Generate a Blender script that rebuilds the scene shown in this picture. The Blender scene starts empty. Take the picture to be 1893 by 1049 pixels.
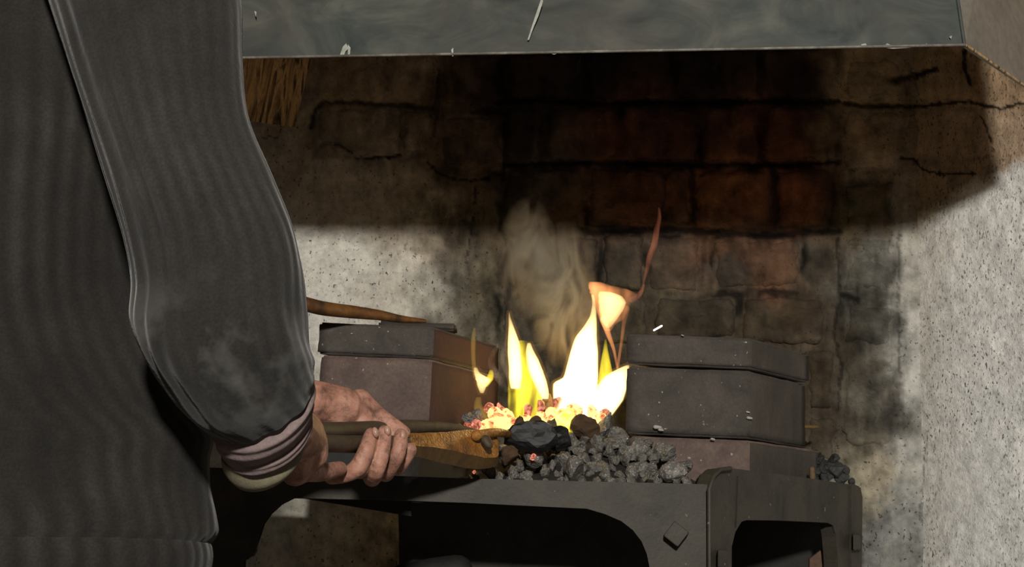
import bpy, bmesh, math, random
import numpy as np
from mathutils import Vector, Matrix, noise

# ------------------------------------------------------------------ camera, light, exposure
F = 2400.0
CAM = Vector((0.0, 0.0, 0.85))
PITCH, ROLL = math.radians(11.0), math.radians(2.4)
RM = Matrix.Rotation(math.radians(90) + PITCH, 3, 'X') @ Matrix.Rotation(ROLL, 3, 'Z')
scn = bpy.context.scene
COL = scn.collection
cam = bpy.data.cameras.new('camera')
cam.sensor_width = 36.0
cam.lens = F / 1893.0 * 36.0
cam.clip_start = 0.02
camo = bpy.data.objects.new('camera', cam)
camo.matrix_world = Matrix.Translation(CAM) @ RM.to_4x4()
COL.objects.link(camo)
scn.camera = camo

world = bpy.data.worlds.new('world')
scn.world = world
world.use_nodes = True
bg = world.node_tree.nodes['Background']
bg.inputs[0].default_value = (1.0, 0.78, 0.58, 1)
bg.inputs[1].default_value = 0.040

def lamp(name, kind, loc, energy, col=(1, 1, 1), target=None, **kw):
    l = bpy.data.lights.new(name, kind)
    l.energy = energy
    l.color = col
    for k, v in kw.items():
        setattr(l, k, v)
    o = bpy.data.objects.new(name, l)
    o.location = loc
    if target is not None:
        o.rotation_euler = (Vector(target) - Vector(loc)).to_track_quat('-Z', 'Y').to_euler()
    COL.objects.link(o)
    return o

# the work lamp that lights the smithy from behind and above the smith
lamp('work_lamp', 'AREA', (0.10, -2.0, 2.09), 172, (1.0, 0.95, 0.865), (0.1, 2.6, 1.1), shape='DISK', size=0.25)
# light given off by the fire itself
lamp('fire_glow', 'POINT', (0.13, 2.50, 1.16), 0.12, (1.0, 0.46, 0.16), shadow_soft_size=0.05)
lamp('ember_glow', 'POINT', (0.0, 2.42, 1.085), 0.05, (1.0, 0.42, 0.12), shadow_soft_size=0.03)

vs = scn.view_settings
vs.view_transform = 'Standard'
vs.look = 'None'
vs.exposure = 0.0
vs.gamma = 1.0
vs.use_curve_mapping = False
scn.cycles.volume_step_rate = 1.0
scn.cycles.max_bounces = 6
scn.cycles.transparent_max_bounces = 24
scn.cycles.volume_bounces = 0

# ------------------------------------------------------------------ helpers
def ray(px, py):
    return RM @ Vector(((px - 946.5) / F, -(py - 524.5) / F, -1.0))

def P(px, py, Y):
    d = ray(px, py)
    return CAM + d * (Y / d.y)

def T(Y):
    return Y + float(np.interp(Y, [1.08, 1.4, 1.65, 2.2], [0, .22, .22, 0]))

def PT(px, py, Y):
    return P(px, py, T(Y))

def PZ(px, py, z):
    d = ray(px, py)
    return CAM + d * ((z - CAM.z) / d.z)

WK, WD = 0.14, 2.80
def PW(px, py, off=0.0):          # on the back wall, off metres in front of it
    d = ray(px, py)
    return CAM + d * ((WD - off) / (d.y + WK * d.x))

Q0 = PW(1697, 500)
RWN = Vector((-0.90, -0.43, 0)).normalized()   # normal of the right wall
def PR(px, py, off=0.0):
    d = ray(px, py)
    return CAM + d * (((Q0 - CAM).dot(RWN) + off) / d.dot(RWN))

def S(r, g, b):                    # sRGB 0..255 to linear
    def f(c):
        c = c / 255.0
        return c / 12.92 if c <= 0.04045 else ((c + 0.055) / 1.055) ** 2.4
    return (f(r), f(g), f(b))

def link(name, me, mat=None, parent=None):
    o = bpy.data.objects.new(name, me)
    COL.objects.link(o)
    if mat is not None:
        for m in (mat if isinstance(mat, (list, tuple)) else [mat]):
            me.materials.append(m)
    if parent is not None:
        o.parent = parent
    return o

def from_bm(name, bm, mat=None, parent=None, smooth=False):
    me = bpy.data.meshes.new(name)
    bmesh.ops.recalc_face_normals(bm, faces=bm.faces)
    bm.to_mesh(me)
    bm.free()
    if smooth:
        me.polygons.foreach_set('use_smooth', [True] * len(me.polygons))
    return link(name, me, mat, parent)

def empty(name, loc=(0, 0, 0)):
    o = bpy.data.objects.new(name, None)
    o.empty_display_size = 0.05
    o.location = loc
    COL.objects.link(o)
    return o

def tag(o, label=None, cat=None, group=None, kind=None):
    if label: o['label'] = label
    if cat: o['category'] = cat
    if group: o['group'] = group
    if kind: o['kind'] = kind
    return o

def adopt(root, *parts):
    """parent keeping world placement (meshes are built in world space)"""
    for p in parts:
        p.parent = root
        p.matrix_parent_inverse = Matrix.Translation(-Vector(root.location))

# ------------------------------------------------------------------ node material builder
class NT:
    def __init__(s, name):
        s.m = bpy.data.materials.new(name)
        s.m.use_nodes = True
        s.t = s.m.node_tree
        s.n = s.t.nodes
        s.b = s.n['Principled BSDF']
        s.out = s.n['Material Output']
        s.tc = s.n.new('ShaderNodeTexCoord')
    def new(s, typ, **kw):
        nd = s.n.new(typ)
        for k, v in kw.items(): setattr(nd, k, v)
        return nd
    def L(s, a, b): s.t.links.new(a, b)
    def setin(s, sock, v):
        if hasattr(v, 'is_linked') or hasattr(v, 'links'): s.L(v, sock)
        else: sock.default_value = v
    def mapping(s, scale=(1, 1, 1), src='Object', rot=(0, 0, 0), vec=None):
        mp = s.new('ShaderNodeMapping')
        mp.inputs['Scale'].default_value = scale
        mp.inputs['Rotation'].default_value = rot
        s.L(vec if vec is not None else s.tc.outputs[src], mp.inputs['Vector'])
        return mp.outputs[0]
    def noise(s, scale, detail=5, rough=0.6, vec=None, dist=0.0):
        nd = s.new('ShaderNodeTexNoise')
        nd.inputs['Scale'].default_value = scale
        nd.inputs['Detail'].default_value = detail
        nd.inputs['Roughness'].default_value = rough
        nd.inputs['Distortion'].default_value = dist
        s.L(vec if vec is not None else s.tc.outputs['Object'], nd.inputs['Vector'])
        return nd.outputs[0]
    def voro(s, scale, vec=None, feature='F1'):
        nd = s.new('ShaderNodeTexVoronoi', feature=feature)
        nd.inputs['Scale'].default_value = scale
        s.L(vec if vec is not None else s.tc.outputs['Object'], nd.inputs['Vector'])
        return nd.outputs['Distance']
    def ramp(s, fac, stops):
        nd = s.new('ShaderNodeValToRGB')
        e = nd.color_ramp.elements
        while len(e) > 1: e.remove(e[-1])
        for i, (p, c) in enumerate(stops):
            el = e[0] if i == 0 else e.new(p)
            el.position = p
            el.color = (c, c, c, 1) if isinstance(c, (int, float)) else (*c, 1)
        s.L(fac, nd.inputs[0])
        return nd.outputs[0]
    def mix(s, fac, a, b, mode='MIX'):
        nd = s.new('ShaderNodeMix', data_type='RGBA', blend_type=mode)
        s.setin(nd.inputs[0], fac)
        for sock, v in ((nd.inputs[6], a), (nd.inputs[7], b)):
            if isinstance(v, tuple): sock.default_value = (*v, 1)
            else: s.L(v, sock)
        return nd.outputs[2]
    def math(s, op, a, b=0.0):
        nd = s.new('ShaderNodeMath', operation=op)
        s.setin(nd.inputs[0], a)
        s.setin(nd.inputs[1], b)
        return nd.outputs[0]
    def bump(s, h, strength=0.4, dist=0.005, normal=None):
        nd = s.new('ShaderNodeBump')
        nd.inputs['Strength'].default_value = strength
        nd.inputs['Distance'].default_value = dist
        s.L(h, nd.inputs['Height'])
        if normal is not None: s.L(normal, nd.inputs['Normal'])
        return nd.outputs[0]
    def fin(s, color=None, rough=0.7, normal=None, metal=0.0, spec=0.4):
        if color is not None:
            if isinstance(color, tuple): s.b.inputs['Base Color'].default_value = (*color, 1)
            else: s.L(color, s.b.inputs['Base Color'])
        s.setin(s.b.inputs['Roughness'], rough)
        s.b.inputs['Metallic'].default_value = metal
        s.b.inputs['Specular IOR Level'].default_value = spec
        if normal is not None: s.L(normal, s.b.inputs['Normal'])
        return s.m

def blotchy(name, cols, scale=12, rough=0.75, bump=0.5, bdist=0.003, fine=140, metal=0.0, spec=0.35, specks=None, streak=None):
    t = NT(name)
    vec = t.mapping((1, 1, 1)) if streak is None else t.mapping(streak)
    n1 = t.noise(scale, 8, 0.65, vec, 0.6)
    k = len(cols)
    c = t.ramp(n1, [(0.3 + 0.4 * i / max(1, k - 1), cols[i]) for i in range(k)])
    nf = t.noise(fine, 4, 0.7)
    c = t.mix(0.55, c, t.ramp(nf, [(0.3, 0.45), (0.7, 1.0)]), 'MULTIPLY')
    if specks:
        v = t.ramp(t.noise(specks[0], 2, 0.4), [(specks[1], 0.0), (specks[1] + 0.03, 1.0)])
        c = t.mix(v, c, specks[2])
    h = t.math('ADD', t.noise(scale * 4, 6, 0.7), t.math('MULTIPLY', nf, 0.35))
    return t.fin(c, rough, t.bump(h, bump, bdist), metal, spec)

# wall: colour comes from a per-vertex map of whitewash, soot and rust
def wall_mat(name, streak=(1, 1, 1), speck=0.62, rgh=0.9, bump=0.5):
    t = NT(name)
    at = t.new('ShaderNodeAttribute', attribute_name='paint')
    v = t.mapping(streak)
    n1 = t.noise(48, 8, 0.75)
    c = t.mix(0.9, at.outputs['Color'], t.ramp(n1, [(0.30, 0.60), (0.5, 0.97), (0.70, 1.28)]), 'MULTIPLY')
    sp = t.ramp(t.noise(150, 3, 0.55, v), [(speck, 0.0), (speck + 0.035, 1.0)])
    big = t.ramp(t.noise(6, 4, 0.6), [(0.35, 0.25), (0.6, 1.0)])
    spk = t.math('MULTIPLY', sp, big)
    dark = t.mix(0.82, c, (0.012, 0.010, 0.008))
    c = t.mix(spk, c, dark)
    lt = t.ramp(t.noise(60, 3, 0.6, t.mapping((3, 3, 0.5))), [(0.70, 0.0), (0.76, 0.6)])
    c = t.mix(t.math('MULTIPLY', lt, 0.3), c, t.mix(0.5, c, (0.6, 0.57, 0.5)))
    h = t.math('SUBTRACT', t.math('ADD', t.noise(30, 8, 0.7), t.math('MULTIPLY', t.noise(160, 4, 0.7), 0.3)), t.math('MULTIPLY', spk, 0.5))
    return t.fin(c, rgh, t.bump(h, bump, 0.011), 0, 0.2)

M = {}
M['wall'] = wall_mat('plaster_and_soot', (1, 1, 0.8), 0.635)
M['wall_r'] = wall_mat('whitewashed_plaster', (2.2, 1.2, 0.8), 0.60)
M['stone'] = wall_mat('sooty_stone', (1, 1, 1), 0.70, 0.9, 0.9)

# ------------------------------------------------------------------ wall colour map
SM = [  # px, py, albedo rgb
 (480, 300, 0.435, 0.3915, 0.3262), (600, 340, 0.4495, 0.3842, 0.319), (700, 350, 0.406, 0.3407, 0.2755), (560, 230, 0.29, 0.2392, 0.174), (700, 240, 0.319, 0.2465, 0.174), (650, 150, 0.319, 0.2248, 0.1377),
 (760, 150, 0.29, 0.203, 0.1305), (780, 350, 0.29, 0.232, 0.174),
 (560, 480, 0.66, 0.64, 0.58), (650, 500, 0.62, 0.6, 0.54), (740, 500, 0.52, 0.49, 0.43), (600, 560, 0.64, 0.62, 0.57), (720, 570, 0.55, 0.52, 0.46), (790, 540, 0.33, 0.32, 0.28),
 (790, 450, 0.26, 0.22, 0.17), (835, 540, 0.0832, 0.0754, 0.0598), (835, 440, 0.0676, 0.052, 0.0364), (835, 300, 0.12, 0.08, 0.05), (835, 180, 0.11, 0.065, 0.035),
 (890, 520, 0.0988, 0.0832, 0.0572), (880, 590, 0.0884, 0.0806, 0.0624), (900, 430, 0.0676, 0.052, 0.0312), (900, 300, 0.09, 0.055, 0.035), (880, 200, 0.1, 0.06, 0.035),
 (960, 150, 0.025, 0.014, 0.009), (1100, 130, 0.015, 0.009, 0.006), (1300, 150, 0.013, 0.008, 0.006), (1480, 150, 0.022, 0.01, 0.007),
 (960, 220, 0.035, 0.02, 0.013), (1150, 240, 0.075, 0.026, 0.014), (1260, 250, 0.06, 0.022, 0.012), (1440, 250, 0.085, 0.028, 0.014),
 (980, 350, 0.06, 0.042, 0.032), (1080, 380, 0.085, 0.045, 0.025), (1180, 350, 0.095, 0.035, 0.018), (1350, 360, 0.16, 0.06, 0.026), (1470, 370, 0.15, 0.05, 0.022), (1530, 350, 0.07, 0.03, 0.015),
 (960, 500, 0.0234, 0.01872, 0.01352), (1040, 480, 0.0624, 0.05096, 0.03536), (1050, 580, 0.0624, 0.052, 0.03744), (1150, 500, 0.052, 0.0442, 0.0338), (1230, 490, 0.0676, 0.04784, 0.03432), (1230, 560, 0.052, 0.0442, 0.03224),
 (1350, 500, 0.0572, 0.0468, 0.0364), (1400, 460, 0.0988, 0.052, 0.0312), (1440, 520, 0.0988, 0.052, 0.03016), (1340, 450, 0.0936, 0.0468, 0.026), (1500, 480, 0.0468, 0.039, 0.0286), (1300, 580, 0.052, 0.0442, 0.03224), (1400, 590, 0.052, 0.04056, 0.026),
 (1480, 580, 0.0442, 0.0312, 0.01924), (1520, 700, 0.052, 0.03744, 0.0234), (1510, 780, 0.0468, 0.0364, 0.02496), (1540, 640, 0.0416, 0.03224, 0.02184), (960, 700, 0.052, 0.0442, 0.0312), (1100, 700, 0.0416, 0.0364, 0.026), (1300, 700, 0.0416, 0.0364, 0.026),
 (1600, 140, 0.3625, 0.2682, 0.1522), (1700, 150, 0.3915, 0.29, 0.1885), (1620, 250, 0.2465, 0.1668, 0.09425), (1620, 300, 0.3625, 0.2755, 0.1812), (1740, 250, 0.3915, 0.29, 0.203), (1850, 240, 0.435, 0.319, 0.2175),
 (1850, 150, 0.377, 0.261, 0.1595), (1620, 380, 0.1015, 0.0725, 0.0406), (1580, 390, 0.1015, 0.07975, 0.0406), (1720, 340, 0.29, 0.2248, 0.1595), (1680, 400, 0.261, 0.2175, 0.1595), (1640, 420, 0.116, 0.087, 0.058),
 (1610, 490, 0.1116, 0.1085, 0.093), (1580, 540, 0.0558, 0.0527, 0.0434), (1690, 480, 0.3, 0.29, 0.26), (1600, 600, 0.062, 0.0558, 0.0434), (1640, 600, 0.0806, 0.0775, 0.0651), (1620, 680, 0.0744, 0.0651, 0.0496),
 (1620, 740, 0.1054, 0.0961, 0.0775), (1580, 700, 0.0558, 0.0496, 0.0372), (1600, 800, 0.0744, 0.0651, 0.0496), (1650, 780, 0.0806, 0.0744, 0.062), (1590, 830, 0.1054, 0.093, 0.0682), (1620, 880, 0.2108, 0.186, 0.1364), (1600, 900, 0.186, 0.1674, 0.124),
 (1640, 940, 0.0868, 0.0868, 0.0806), (1620, 1000, 0.0992, 0.0992, 0.0961), (1650, 1020, 0.1488, 0.1488, 0.1364), (1680, 700, 0.36, 0.355, 0.33), (1680, 600, 0.38, 0.37, 0.34), (1685, 850, 0.3, 0.295, 0.27), (1670, 950, 0.2, 0.2, 0.19),
 (500, 950, 0.5, 0.48, 0.42), (560, 960, 0.44, 0.42, 0.36), (640, 980, 0.36, 0.335, 0.28), (700, 980, 0.3, 0.27, 0.22), (730, 1000, 0.16, 0.13, 0.09), (430, 700, 0.6, 0.58, 0.52),
 (900, 900, 0.052, 0.0468, 0.0364), (1100, 950, 0.052, 0.0468, 0.0364), (1300, 950, 0.052, 0.0468, 0.0364), (1500, 950, 0.0624, 0.0572, 0.0468),
]
SM = np.array(SM, dtype=float)
band = (SM[:, 0] >= 1665) & (SM[:, 1] > 430)
SM[band, 2:] *= 1.45
foot = (SM[:, 0] >= 1590) & (SM[:, 0] < 1665) & (SM[:, 1] > 850)
SM[foot, 2:] *= 1.5

def vnoise(x, y, seed, octs=4):
    """value noise on arrays, 0..1"""
    tot = np.zeros_like(x, dtype=float); amp = 1.0; nrm = 0
    for o in range(octs):
        xi = np.floor(x).astype(np.int64); yi = np.floor(y).astype(np.int64)
        fx = x - xi; fy = y - yi
        fx = fx * fx * (3 - 2 * fx); fy = fy * fy * (3 - 2 * fy)
        def h(a, b):
            n = (a * 374761393 + b * 668265263 + seed * 974634777 + o * 1013) & 0xffffffff
            n = ((n ^ (n >> 13)) * 1274126177) & 0xffffffff
            return ((n ^ (n >> 16)) & 0xffff) / 65535.0
        v = (h(xi, yi) * (1 - fx) + h(xi + 1, yi) * fx) * (1 - fy) + (h(xi, yi + 1) * (1 - fx) + h(xi + 1, yi + 1) * fx) * fy
        tot += v * amp; nrm += amp; amp *= 0.55
        x = x * 2.03 + 11.3; y = y * 2.03 + 5.7
    return tot / nrm

CRACKS = [  # pixel polylines, half width, darkness
 ([(574, 236), (580, 205), (598, 191), (640, 189), (700, 194), (760, 197), (800, 200)], 4.0, .7),
 ([(920, 188), (1000, 184), (1100, 192), (1240, 190), (1400, 188), (1550, 190)], 4.0, .8), ([(1085, 430), (1240, 424), (1400, 436), (1550, 428)], 5.0, .75), ([(930, 306), (1080, 300), (1240, 304), (1400, 306), (1550, 300)], 4.0, .75),
 ([(590, 272), (612, 264), (632, 270), (646, 280), (660, 294), (690, 291), (740, 289)], 1.7, .85),
 ([(790, 300), (806, 318), (836, 330), (870, 334), (905, 328)], 1.5, .8),
 ([(878, 340), (876, 400), (868, 450), (860, 486)], 1.1, .7),
 ([(752, 440), (748, 462), (756, 470)], 1.0, .6),
 ([(455, 262), (480, 258), (500, 250), (516, 256), (530, 262)], 1.2, .5),
 ([(1665, 290), (1690, 294), (1706, 315), (1740, 322), (1800, 320)], 2.0, .85),
 ([(1640, 195), (1700, 198), (1740, 192), (1790, 188), (1850, 202), (1893, 190)], 2.4, .8),
 ([(1812, 215), (1830, 250), (1836, 282)], 1.1, .7),
 ([(1650, 150), (1690, 142), (1730, 128)], 5.0, .85),
 ([(1783, 90), (1784, 130), (1794, 158)], 3.0, .8),
 ([(1560, 190), (1600, 196), (1660, 196)], 4.0, .8),
 ([(1555, 545), (1585, 556)], 6.0, .85),
 ([(1548, 440), (1552, 560), (1540, 610), (1556, 680), (1548, 760)], 2.2, .6),
 ([(1662, 430), (1660, 560), (1664, 700)], 1.6, .5),
 ([(1712, 820), (1706, 900), (1700, 960)], 1.4, .5), ([(1705, 965), (1725, 930), (1735, 900)], 1.3, .45),
 ([(812, 130), (806, 190), (802, 250)], 2.5, .5),
 ([(870, 210), (900, 204), (940, 212)], 3.0, .6),
 ([(740, 200), (736, 250)], 2.0, .5),
]
def crackmap(x, y):
    xd = x + (vnoise(x / 9, y / 9, 5, 3) - .5) * 9
    yd = y + (vnoise(x / 9, y / 9, 6, 3) - .5) * 9
    out = np.zeros_like(x)
    for pts, w, dk in CRACKS:
        for (ax, ay), (bx, by) in zip(pts[:-1], pts[1:]):
            dx, dy = bx - ax, by - ay
            t = np.clip(((xd - ax) * dx + (yd - ay) * dy) / (dx * dx + dy * dy), 0, 1)
            d = np.hypot(xd - ax - t * dx, yd - ay - t * dy)
            out = np.maximum(out, dk * np.clip(1.6 - d / w, 0, 1))
    return out

STONES = [  # x0, x1, y0, y1
 (578, 798, 100, 190), (585, 742, 197, 286), (744, 792, 200, 286),
 (816, 925, 100, 200), (818, 930, 210, 318),
 (936, 1078, 96, 186), (1088, 1240, 92, 186), (1250, 1400, 90, 184), (1410, 1546, 88, 182),
 (934, 1000, 198, 296), (1010, 1140, 198, 298), (1150, 1290, 196, 298), (1300, 1404, 196, 300), (1414, 1546, 196, 300),
 (932, 1078, 310, 420), (1088, 1228, 308, 418), (1240, 1276, 312, 414), (1286, 1424, 314, 424), (1436, 1540, 312, 420),
 (942, 1000, 436, 534), (1010, 1104, 434, 538), (1114, 1192, 436, 538), (1200, 1294, 438, 540), (1318, 1482, 442, 536),
 (924, 1040, 548, 640), (1050, 1200, 550, 640), (1210, 1360, 550, 630), (1372, 1524, 546, 636),
 (1492, 1540, 646, 760), (1490, 1545, 768, 850),
 (1562, 1660, 108, 188), (1670, 1776, 104, 184),
 (1560, 1662, 204, 314), (1672, 1800, 206, 296),
 (1560, 1652, 336, 424), (1560, 1654, 438, 540), (1562, 1654, 566, 640), (1558, 1656, 652, 828),
]
def joints(x, y):
    """soot packed in the joints between the stones"""
    xd = x + (vnoise(x / 24, y / 24, 77, 4) - .5) * 22
    yd = y + (vnoise(x / 24, y / 24, 78, 4) - .5) * 18
    sd = np.full(x.shape, 99.)
    for (x0, x1, y0, y1) in STONES:
        dx = np.maximum(x0 - xd, xd - x1); dy = np.maximum(y0 - yd, yd - y1)
        sd = np.minimum(sd, np.maximum(dx, dy))
    m = np.clip((sd + 5) / 6, 0, 1) * np.clip((14 - sd) / 8, 0, 1)
    zone = np.clip((x - 800) / 120, .4, 1) * np.clip((1560 - x) / 60, .35, 1) * np.clip((650 - y) / 60, .2, 1)
    return m * zone * .85 * np.clip(vnoise(x / 40, y / 40, 79, 3) * 3 - .8, 0, 1)

def paint(x, y, tint=1.0):
    x = np.asarray(x, float); y = np.asarray(y, float)
    sh = x.shape; x = x.ravel(); y = y.ravel()
    xd = x + (vnoise(x / 60, y / 60, 1, 5) - .5) * 90
    yd = y + (vnoise(x / 60, y / 60, 2, 5) - .5) * 80
    num = np.zeros((len(x), 3)); den = np.zeros(len(x))
    for s in SM:
        w = 1.0 / (((xd - s[0]) ** 2 + (yd - s[1]) ** 2) + 180.0) ** 2.0
        num += w[:, None] * s[2:5]; den += w
    c = num / den[:, None]
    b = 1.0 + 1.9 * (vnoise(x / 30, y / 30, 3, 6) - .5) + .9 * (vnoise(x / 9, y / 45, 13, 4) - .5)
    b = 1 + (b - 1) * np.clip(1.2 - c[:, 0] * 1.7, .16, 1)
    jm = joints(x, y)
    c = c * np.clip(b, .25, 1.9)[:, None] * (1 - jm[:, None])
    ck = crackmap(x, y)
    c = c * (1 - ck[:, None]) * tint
    return c.reshape(sh + (3,)), ck.reshape(sh)

def grid_mesh(name, pos, col, mat, parent=None, flip=False):
    ny, nx = pos.shape[:2]
    me = bpy.data.meshes.new(name)
    idx = np.arange(ny * nx).reshape(ny, nx)
    a, b, c, d = idx[:-1, :-1], idx[1:, :-1], idx[1:, 1:], idx[:-1, 1:]
    q = np.stack([a, b, c, d] if not flip else [d, c, b, a], -1).reshape(-1, 4)
    me.from_pydata(pos.reshape(-1, 3).tolist(), [], q.tolist())
    me.update()
    if col is not None:
        at = me.color_attributes.new('paint', 'FLOAT_COLOR', 'POINT')
        cc = np.ones((ny * nx, 4)); cc[:, :3] = col.reshape(-1, 3)
        at.data.foreach_set('color', cc.ravel())
    me.polygons.foreach_set('use_smooth', [True] * len(me.polygons))
    return link(name, me, mat, parent)

RMn = np.array(RM)
def rays_np(x, y):
    v = np.stack([(x - 946.5) / F, -(y - 524.5) / F, -np.ones_like(x)], -1)
    return v @ RMn.T
def PWn(x, y, off):
    d = rays_np(x, y)
    return np.array(CAM) + d * ((WD - off) / (d[..., 1] + WK * d[..., 0]))[..., None]
def PRn(x, y, off):
    d = rays_np(x, y); n = np.array(RWN)
    k = (Q0 - CAM).dot(RWN) + off
    return np.array(CAM) + d * (k / (d @ n))[..., None]

# ------------------------------------------------------------------ room shell
xs = np.concatenate([np.arange(-1500, 430, 60.), np.arange(430, 1893, 3.5), np.arange(1893, 1960, 20.)])
ys = np.concatenate([np.arange(-900, -60, 60.), np.arange(-60, 1080, 3.5), np.arange(1080, 1960, 60.)])
gx, gy = np.meshgrid(xs, ys)
pc, ck = paint(np.clip(gx, 430, 1893), np.clip(gy, 0, 1049))
hgt = (vnoise(gx / 40, gy / 40, 9, 5) - .5) * .012 - ck * .008
# recessed soot-filled joints between the stones of the chimney breast
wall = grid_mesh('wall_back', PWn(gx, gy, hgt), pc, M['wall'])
tag(wall, 'rough back wall, whitewashed plaster at the left, sooty stone behind the fire', kind='structure')

xs = np.concatenate([np.arange(1690, 1900, 3.0), np.arange(1900, 2600, 50.)])
ys2 = np.concatenate([np.arange(-900, -60, 60.), np.arange(-60, 1080, 3.5), np.arange(1080, 1960, 60.)])
gx, gy = np.meshgrid(xs, ys2)
n = vnoise(gx / 70, gy / 160, 21, 5)
base = np.array([.86, .85, .82])
wc = np.ones(gx.shape + (3,)) * base
wc *= (0.86 + 0.28 * n)[..., None]
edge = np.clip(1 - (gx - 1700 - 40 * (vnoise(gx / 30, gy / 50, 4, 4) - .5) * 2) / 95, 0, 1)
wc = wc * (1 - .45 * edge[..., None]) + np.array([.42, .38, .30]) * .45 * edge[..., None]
# hood's cast shadow painted in above its slanting edge, as soot and bare plaster
lim = 400 - (gx - 1720) * .52
up = np.clip((lim + 30 * (vnoise(gx / 25, gy / 25, 8, 4) - .5) - gy) / 26, 0, 1)
sc_, sk_ = paint(np.clip(gx, 430, 1893), np.clip(gy, 0, 1049))
wc = wc * (1 - up[..., None]) + sc_ * up[..., None]
wc = wc * (1 - crackmap(gx, gy)[..., None])
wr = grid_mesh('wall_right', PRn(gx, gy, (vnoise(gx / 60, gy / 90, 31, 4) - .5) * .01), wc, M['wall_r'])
tag(wr, 'white plastered right wall with dark flecks', kind='structure')

M['floor'] = blotchy('floor_concrete', [(.10, .09, .08), (.16, .15, .13), (.2, .18, .16)], 3, .9, .6)
bm = bmesh.new()
vv = [bm.verts.new(p) for p in ((-3, -2.5, 0), (3, -2.5, 0), (3, 3.2, 0), (-3, 3.2, 0))]
bm.faces.new(vv)
tag(from_bm('floor', bm, M['floor']), 'rough dark concrete floor', kind='structure')

# stones of the chimney breast and of the upper walls
rs = random.Random(4)
for k, (x0, x1, y0, y1) in enumerate(STONES):
    nx, ny = max(8, int((x1 - x0) / 6)), max(8, int((y1 - y0) / 6))
    u, v = np.meshgrid(np.linspace(-1, 1, nx), np.linspace(-1, 1, ny))
    # rounded rectangle outline, uneven
    r = 0.06
    uu = u * (1 - r * np.abs(v) ** 6); vv_ = v * (1 - r * np.abs(u) ** 6)
    cx, cy = (x0 + x1) / 2, (y0 + y1) / 2
    tl = rs.uniform(-.015, .015)
    X = cx + uu * (x1 - x0) / 2; Yp = cy + vv_ * (y1 - y0) / 2 + (X - cx) * tl
    X = X + (vnoise(X / 24, Yp / 24, k + 40, 4) - .5) * 24
    Yp = Yp + (vnoise(X / 24, Yp / 24, k + 80, 4) - .5) * 20
    ed = np.minimum((1 - np.abs(u)) * (x1 - x0) / 2, (1 - np.abs(v)) * (y1 - y0) / 2)
    prof = np.clip(ed / 7, 0, 1) ** .7
    proud = (.010 + rs.uniform(-.004, .004)) if x0 > 925 and x0 < 1550 else .004 + rs.uniform(-.002, .002)
    off = -.012 + prof * (proud + .012) + (vnoise(X / 22, Yp / 22, k, 5) - .5) * .020 * prof
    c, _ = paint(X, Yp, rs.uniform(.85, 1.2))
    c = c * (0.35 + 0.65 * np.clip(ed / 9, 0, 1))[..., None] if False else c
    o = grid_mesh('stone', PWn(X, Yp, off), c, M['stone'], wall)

# ------------------------------------------------------------------ hood
t = NT('hood_paint')
n1 = t.noise(7, 7, 0.6, t.mapping((1, 1, 1.6), rot=(0, .5, 0)), 1.2)
c = t.ramp(n1, [(0.32, S(46, 52, 52)), (0.5, S(64, 68, 65)), (0.66, S(84, 85, 78))])
c = t.mix(t.ramp(t.noise(3.5, 5, .6), [(.45, 0.), (.7, .7)]), c, S(76, 71, 64))
scr = t.ramp(t.noise(26, 3, .5, t.mapping((3.2, 1, .5), rot=(0, .35, 0))), [(.735, 0.), (.76, .8)])
c = t.mix(scr, c, S(165, 165, 155))
M['hood'] = t.fin(c, t.ramp(n1, [(.3, .45), (.7, .65)]), t.bump(t.noise(5, 4, .6), .35, .01), 0.0, .4)
M['hood_in'] = blotchy('hood_sooty_inside', [(.008, .005, .003), (.012, .007, .004), (.30, .18, .08), (.60, .38, .17), (.03, .015, .008), (.25, .14, .06)], 12, .5, .4, streak=(4, 2.5, .3), spec=.5)
M['hood_side'] = blotchy('hood_side_lit', [S(104, 100, 92), S(124, 119, 110), S(112, 108, 100)], 6, .5, .3, .002, 60)  # side panel colour lightened to stand in for lamp light
M['edge'] = blotchy('hood_worn_edge', [S(70, 66, 60), S(110, 104, 96), S(150, 146, 138)], 20, .5, .3)
M['scuff'] = blotchy('white_scuff', [S(150, 152, 145), S(185, 186, 178)], 60, .8, .4)

def plate(name, pts, thick, mat, parent=None, nrm=None, bevel=0.0, smooth=False):
    """pts: coplanar world outline; extruded by thick along nrm (default away from camera)"""
    if nrm is None: nrm = Vector((0, 1, 0))
    bm = bmesh.new()
    a = [bm.verts.new(p) for p in pts]
    b = [bm.verts.new(Vector(p) + nrm * thick) for p in pts]
    bm.faces.new(a); bm.faces.new(b[::-1])
    m = len(a)
    for i in range(m):
        bm.faces.new((a[i], b[i], b[(i + 1) % m], a[(i + 1) % m]))
    if bevel:
        bmesh.ops.bevel(bm, geom=[e for e in bm.edges], offset=bevel, segments=2, affect='EDGES', clamp_overlap=True)
    return from_bm(name, bm, mat, parent, smooth)

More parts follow.
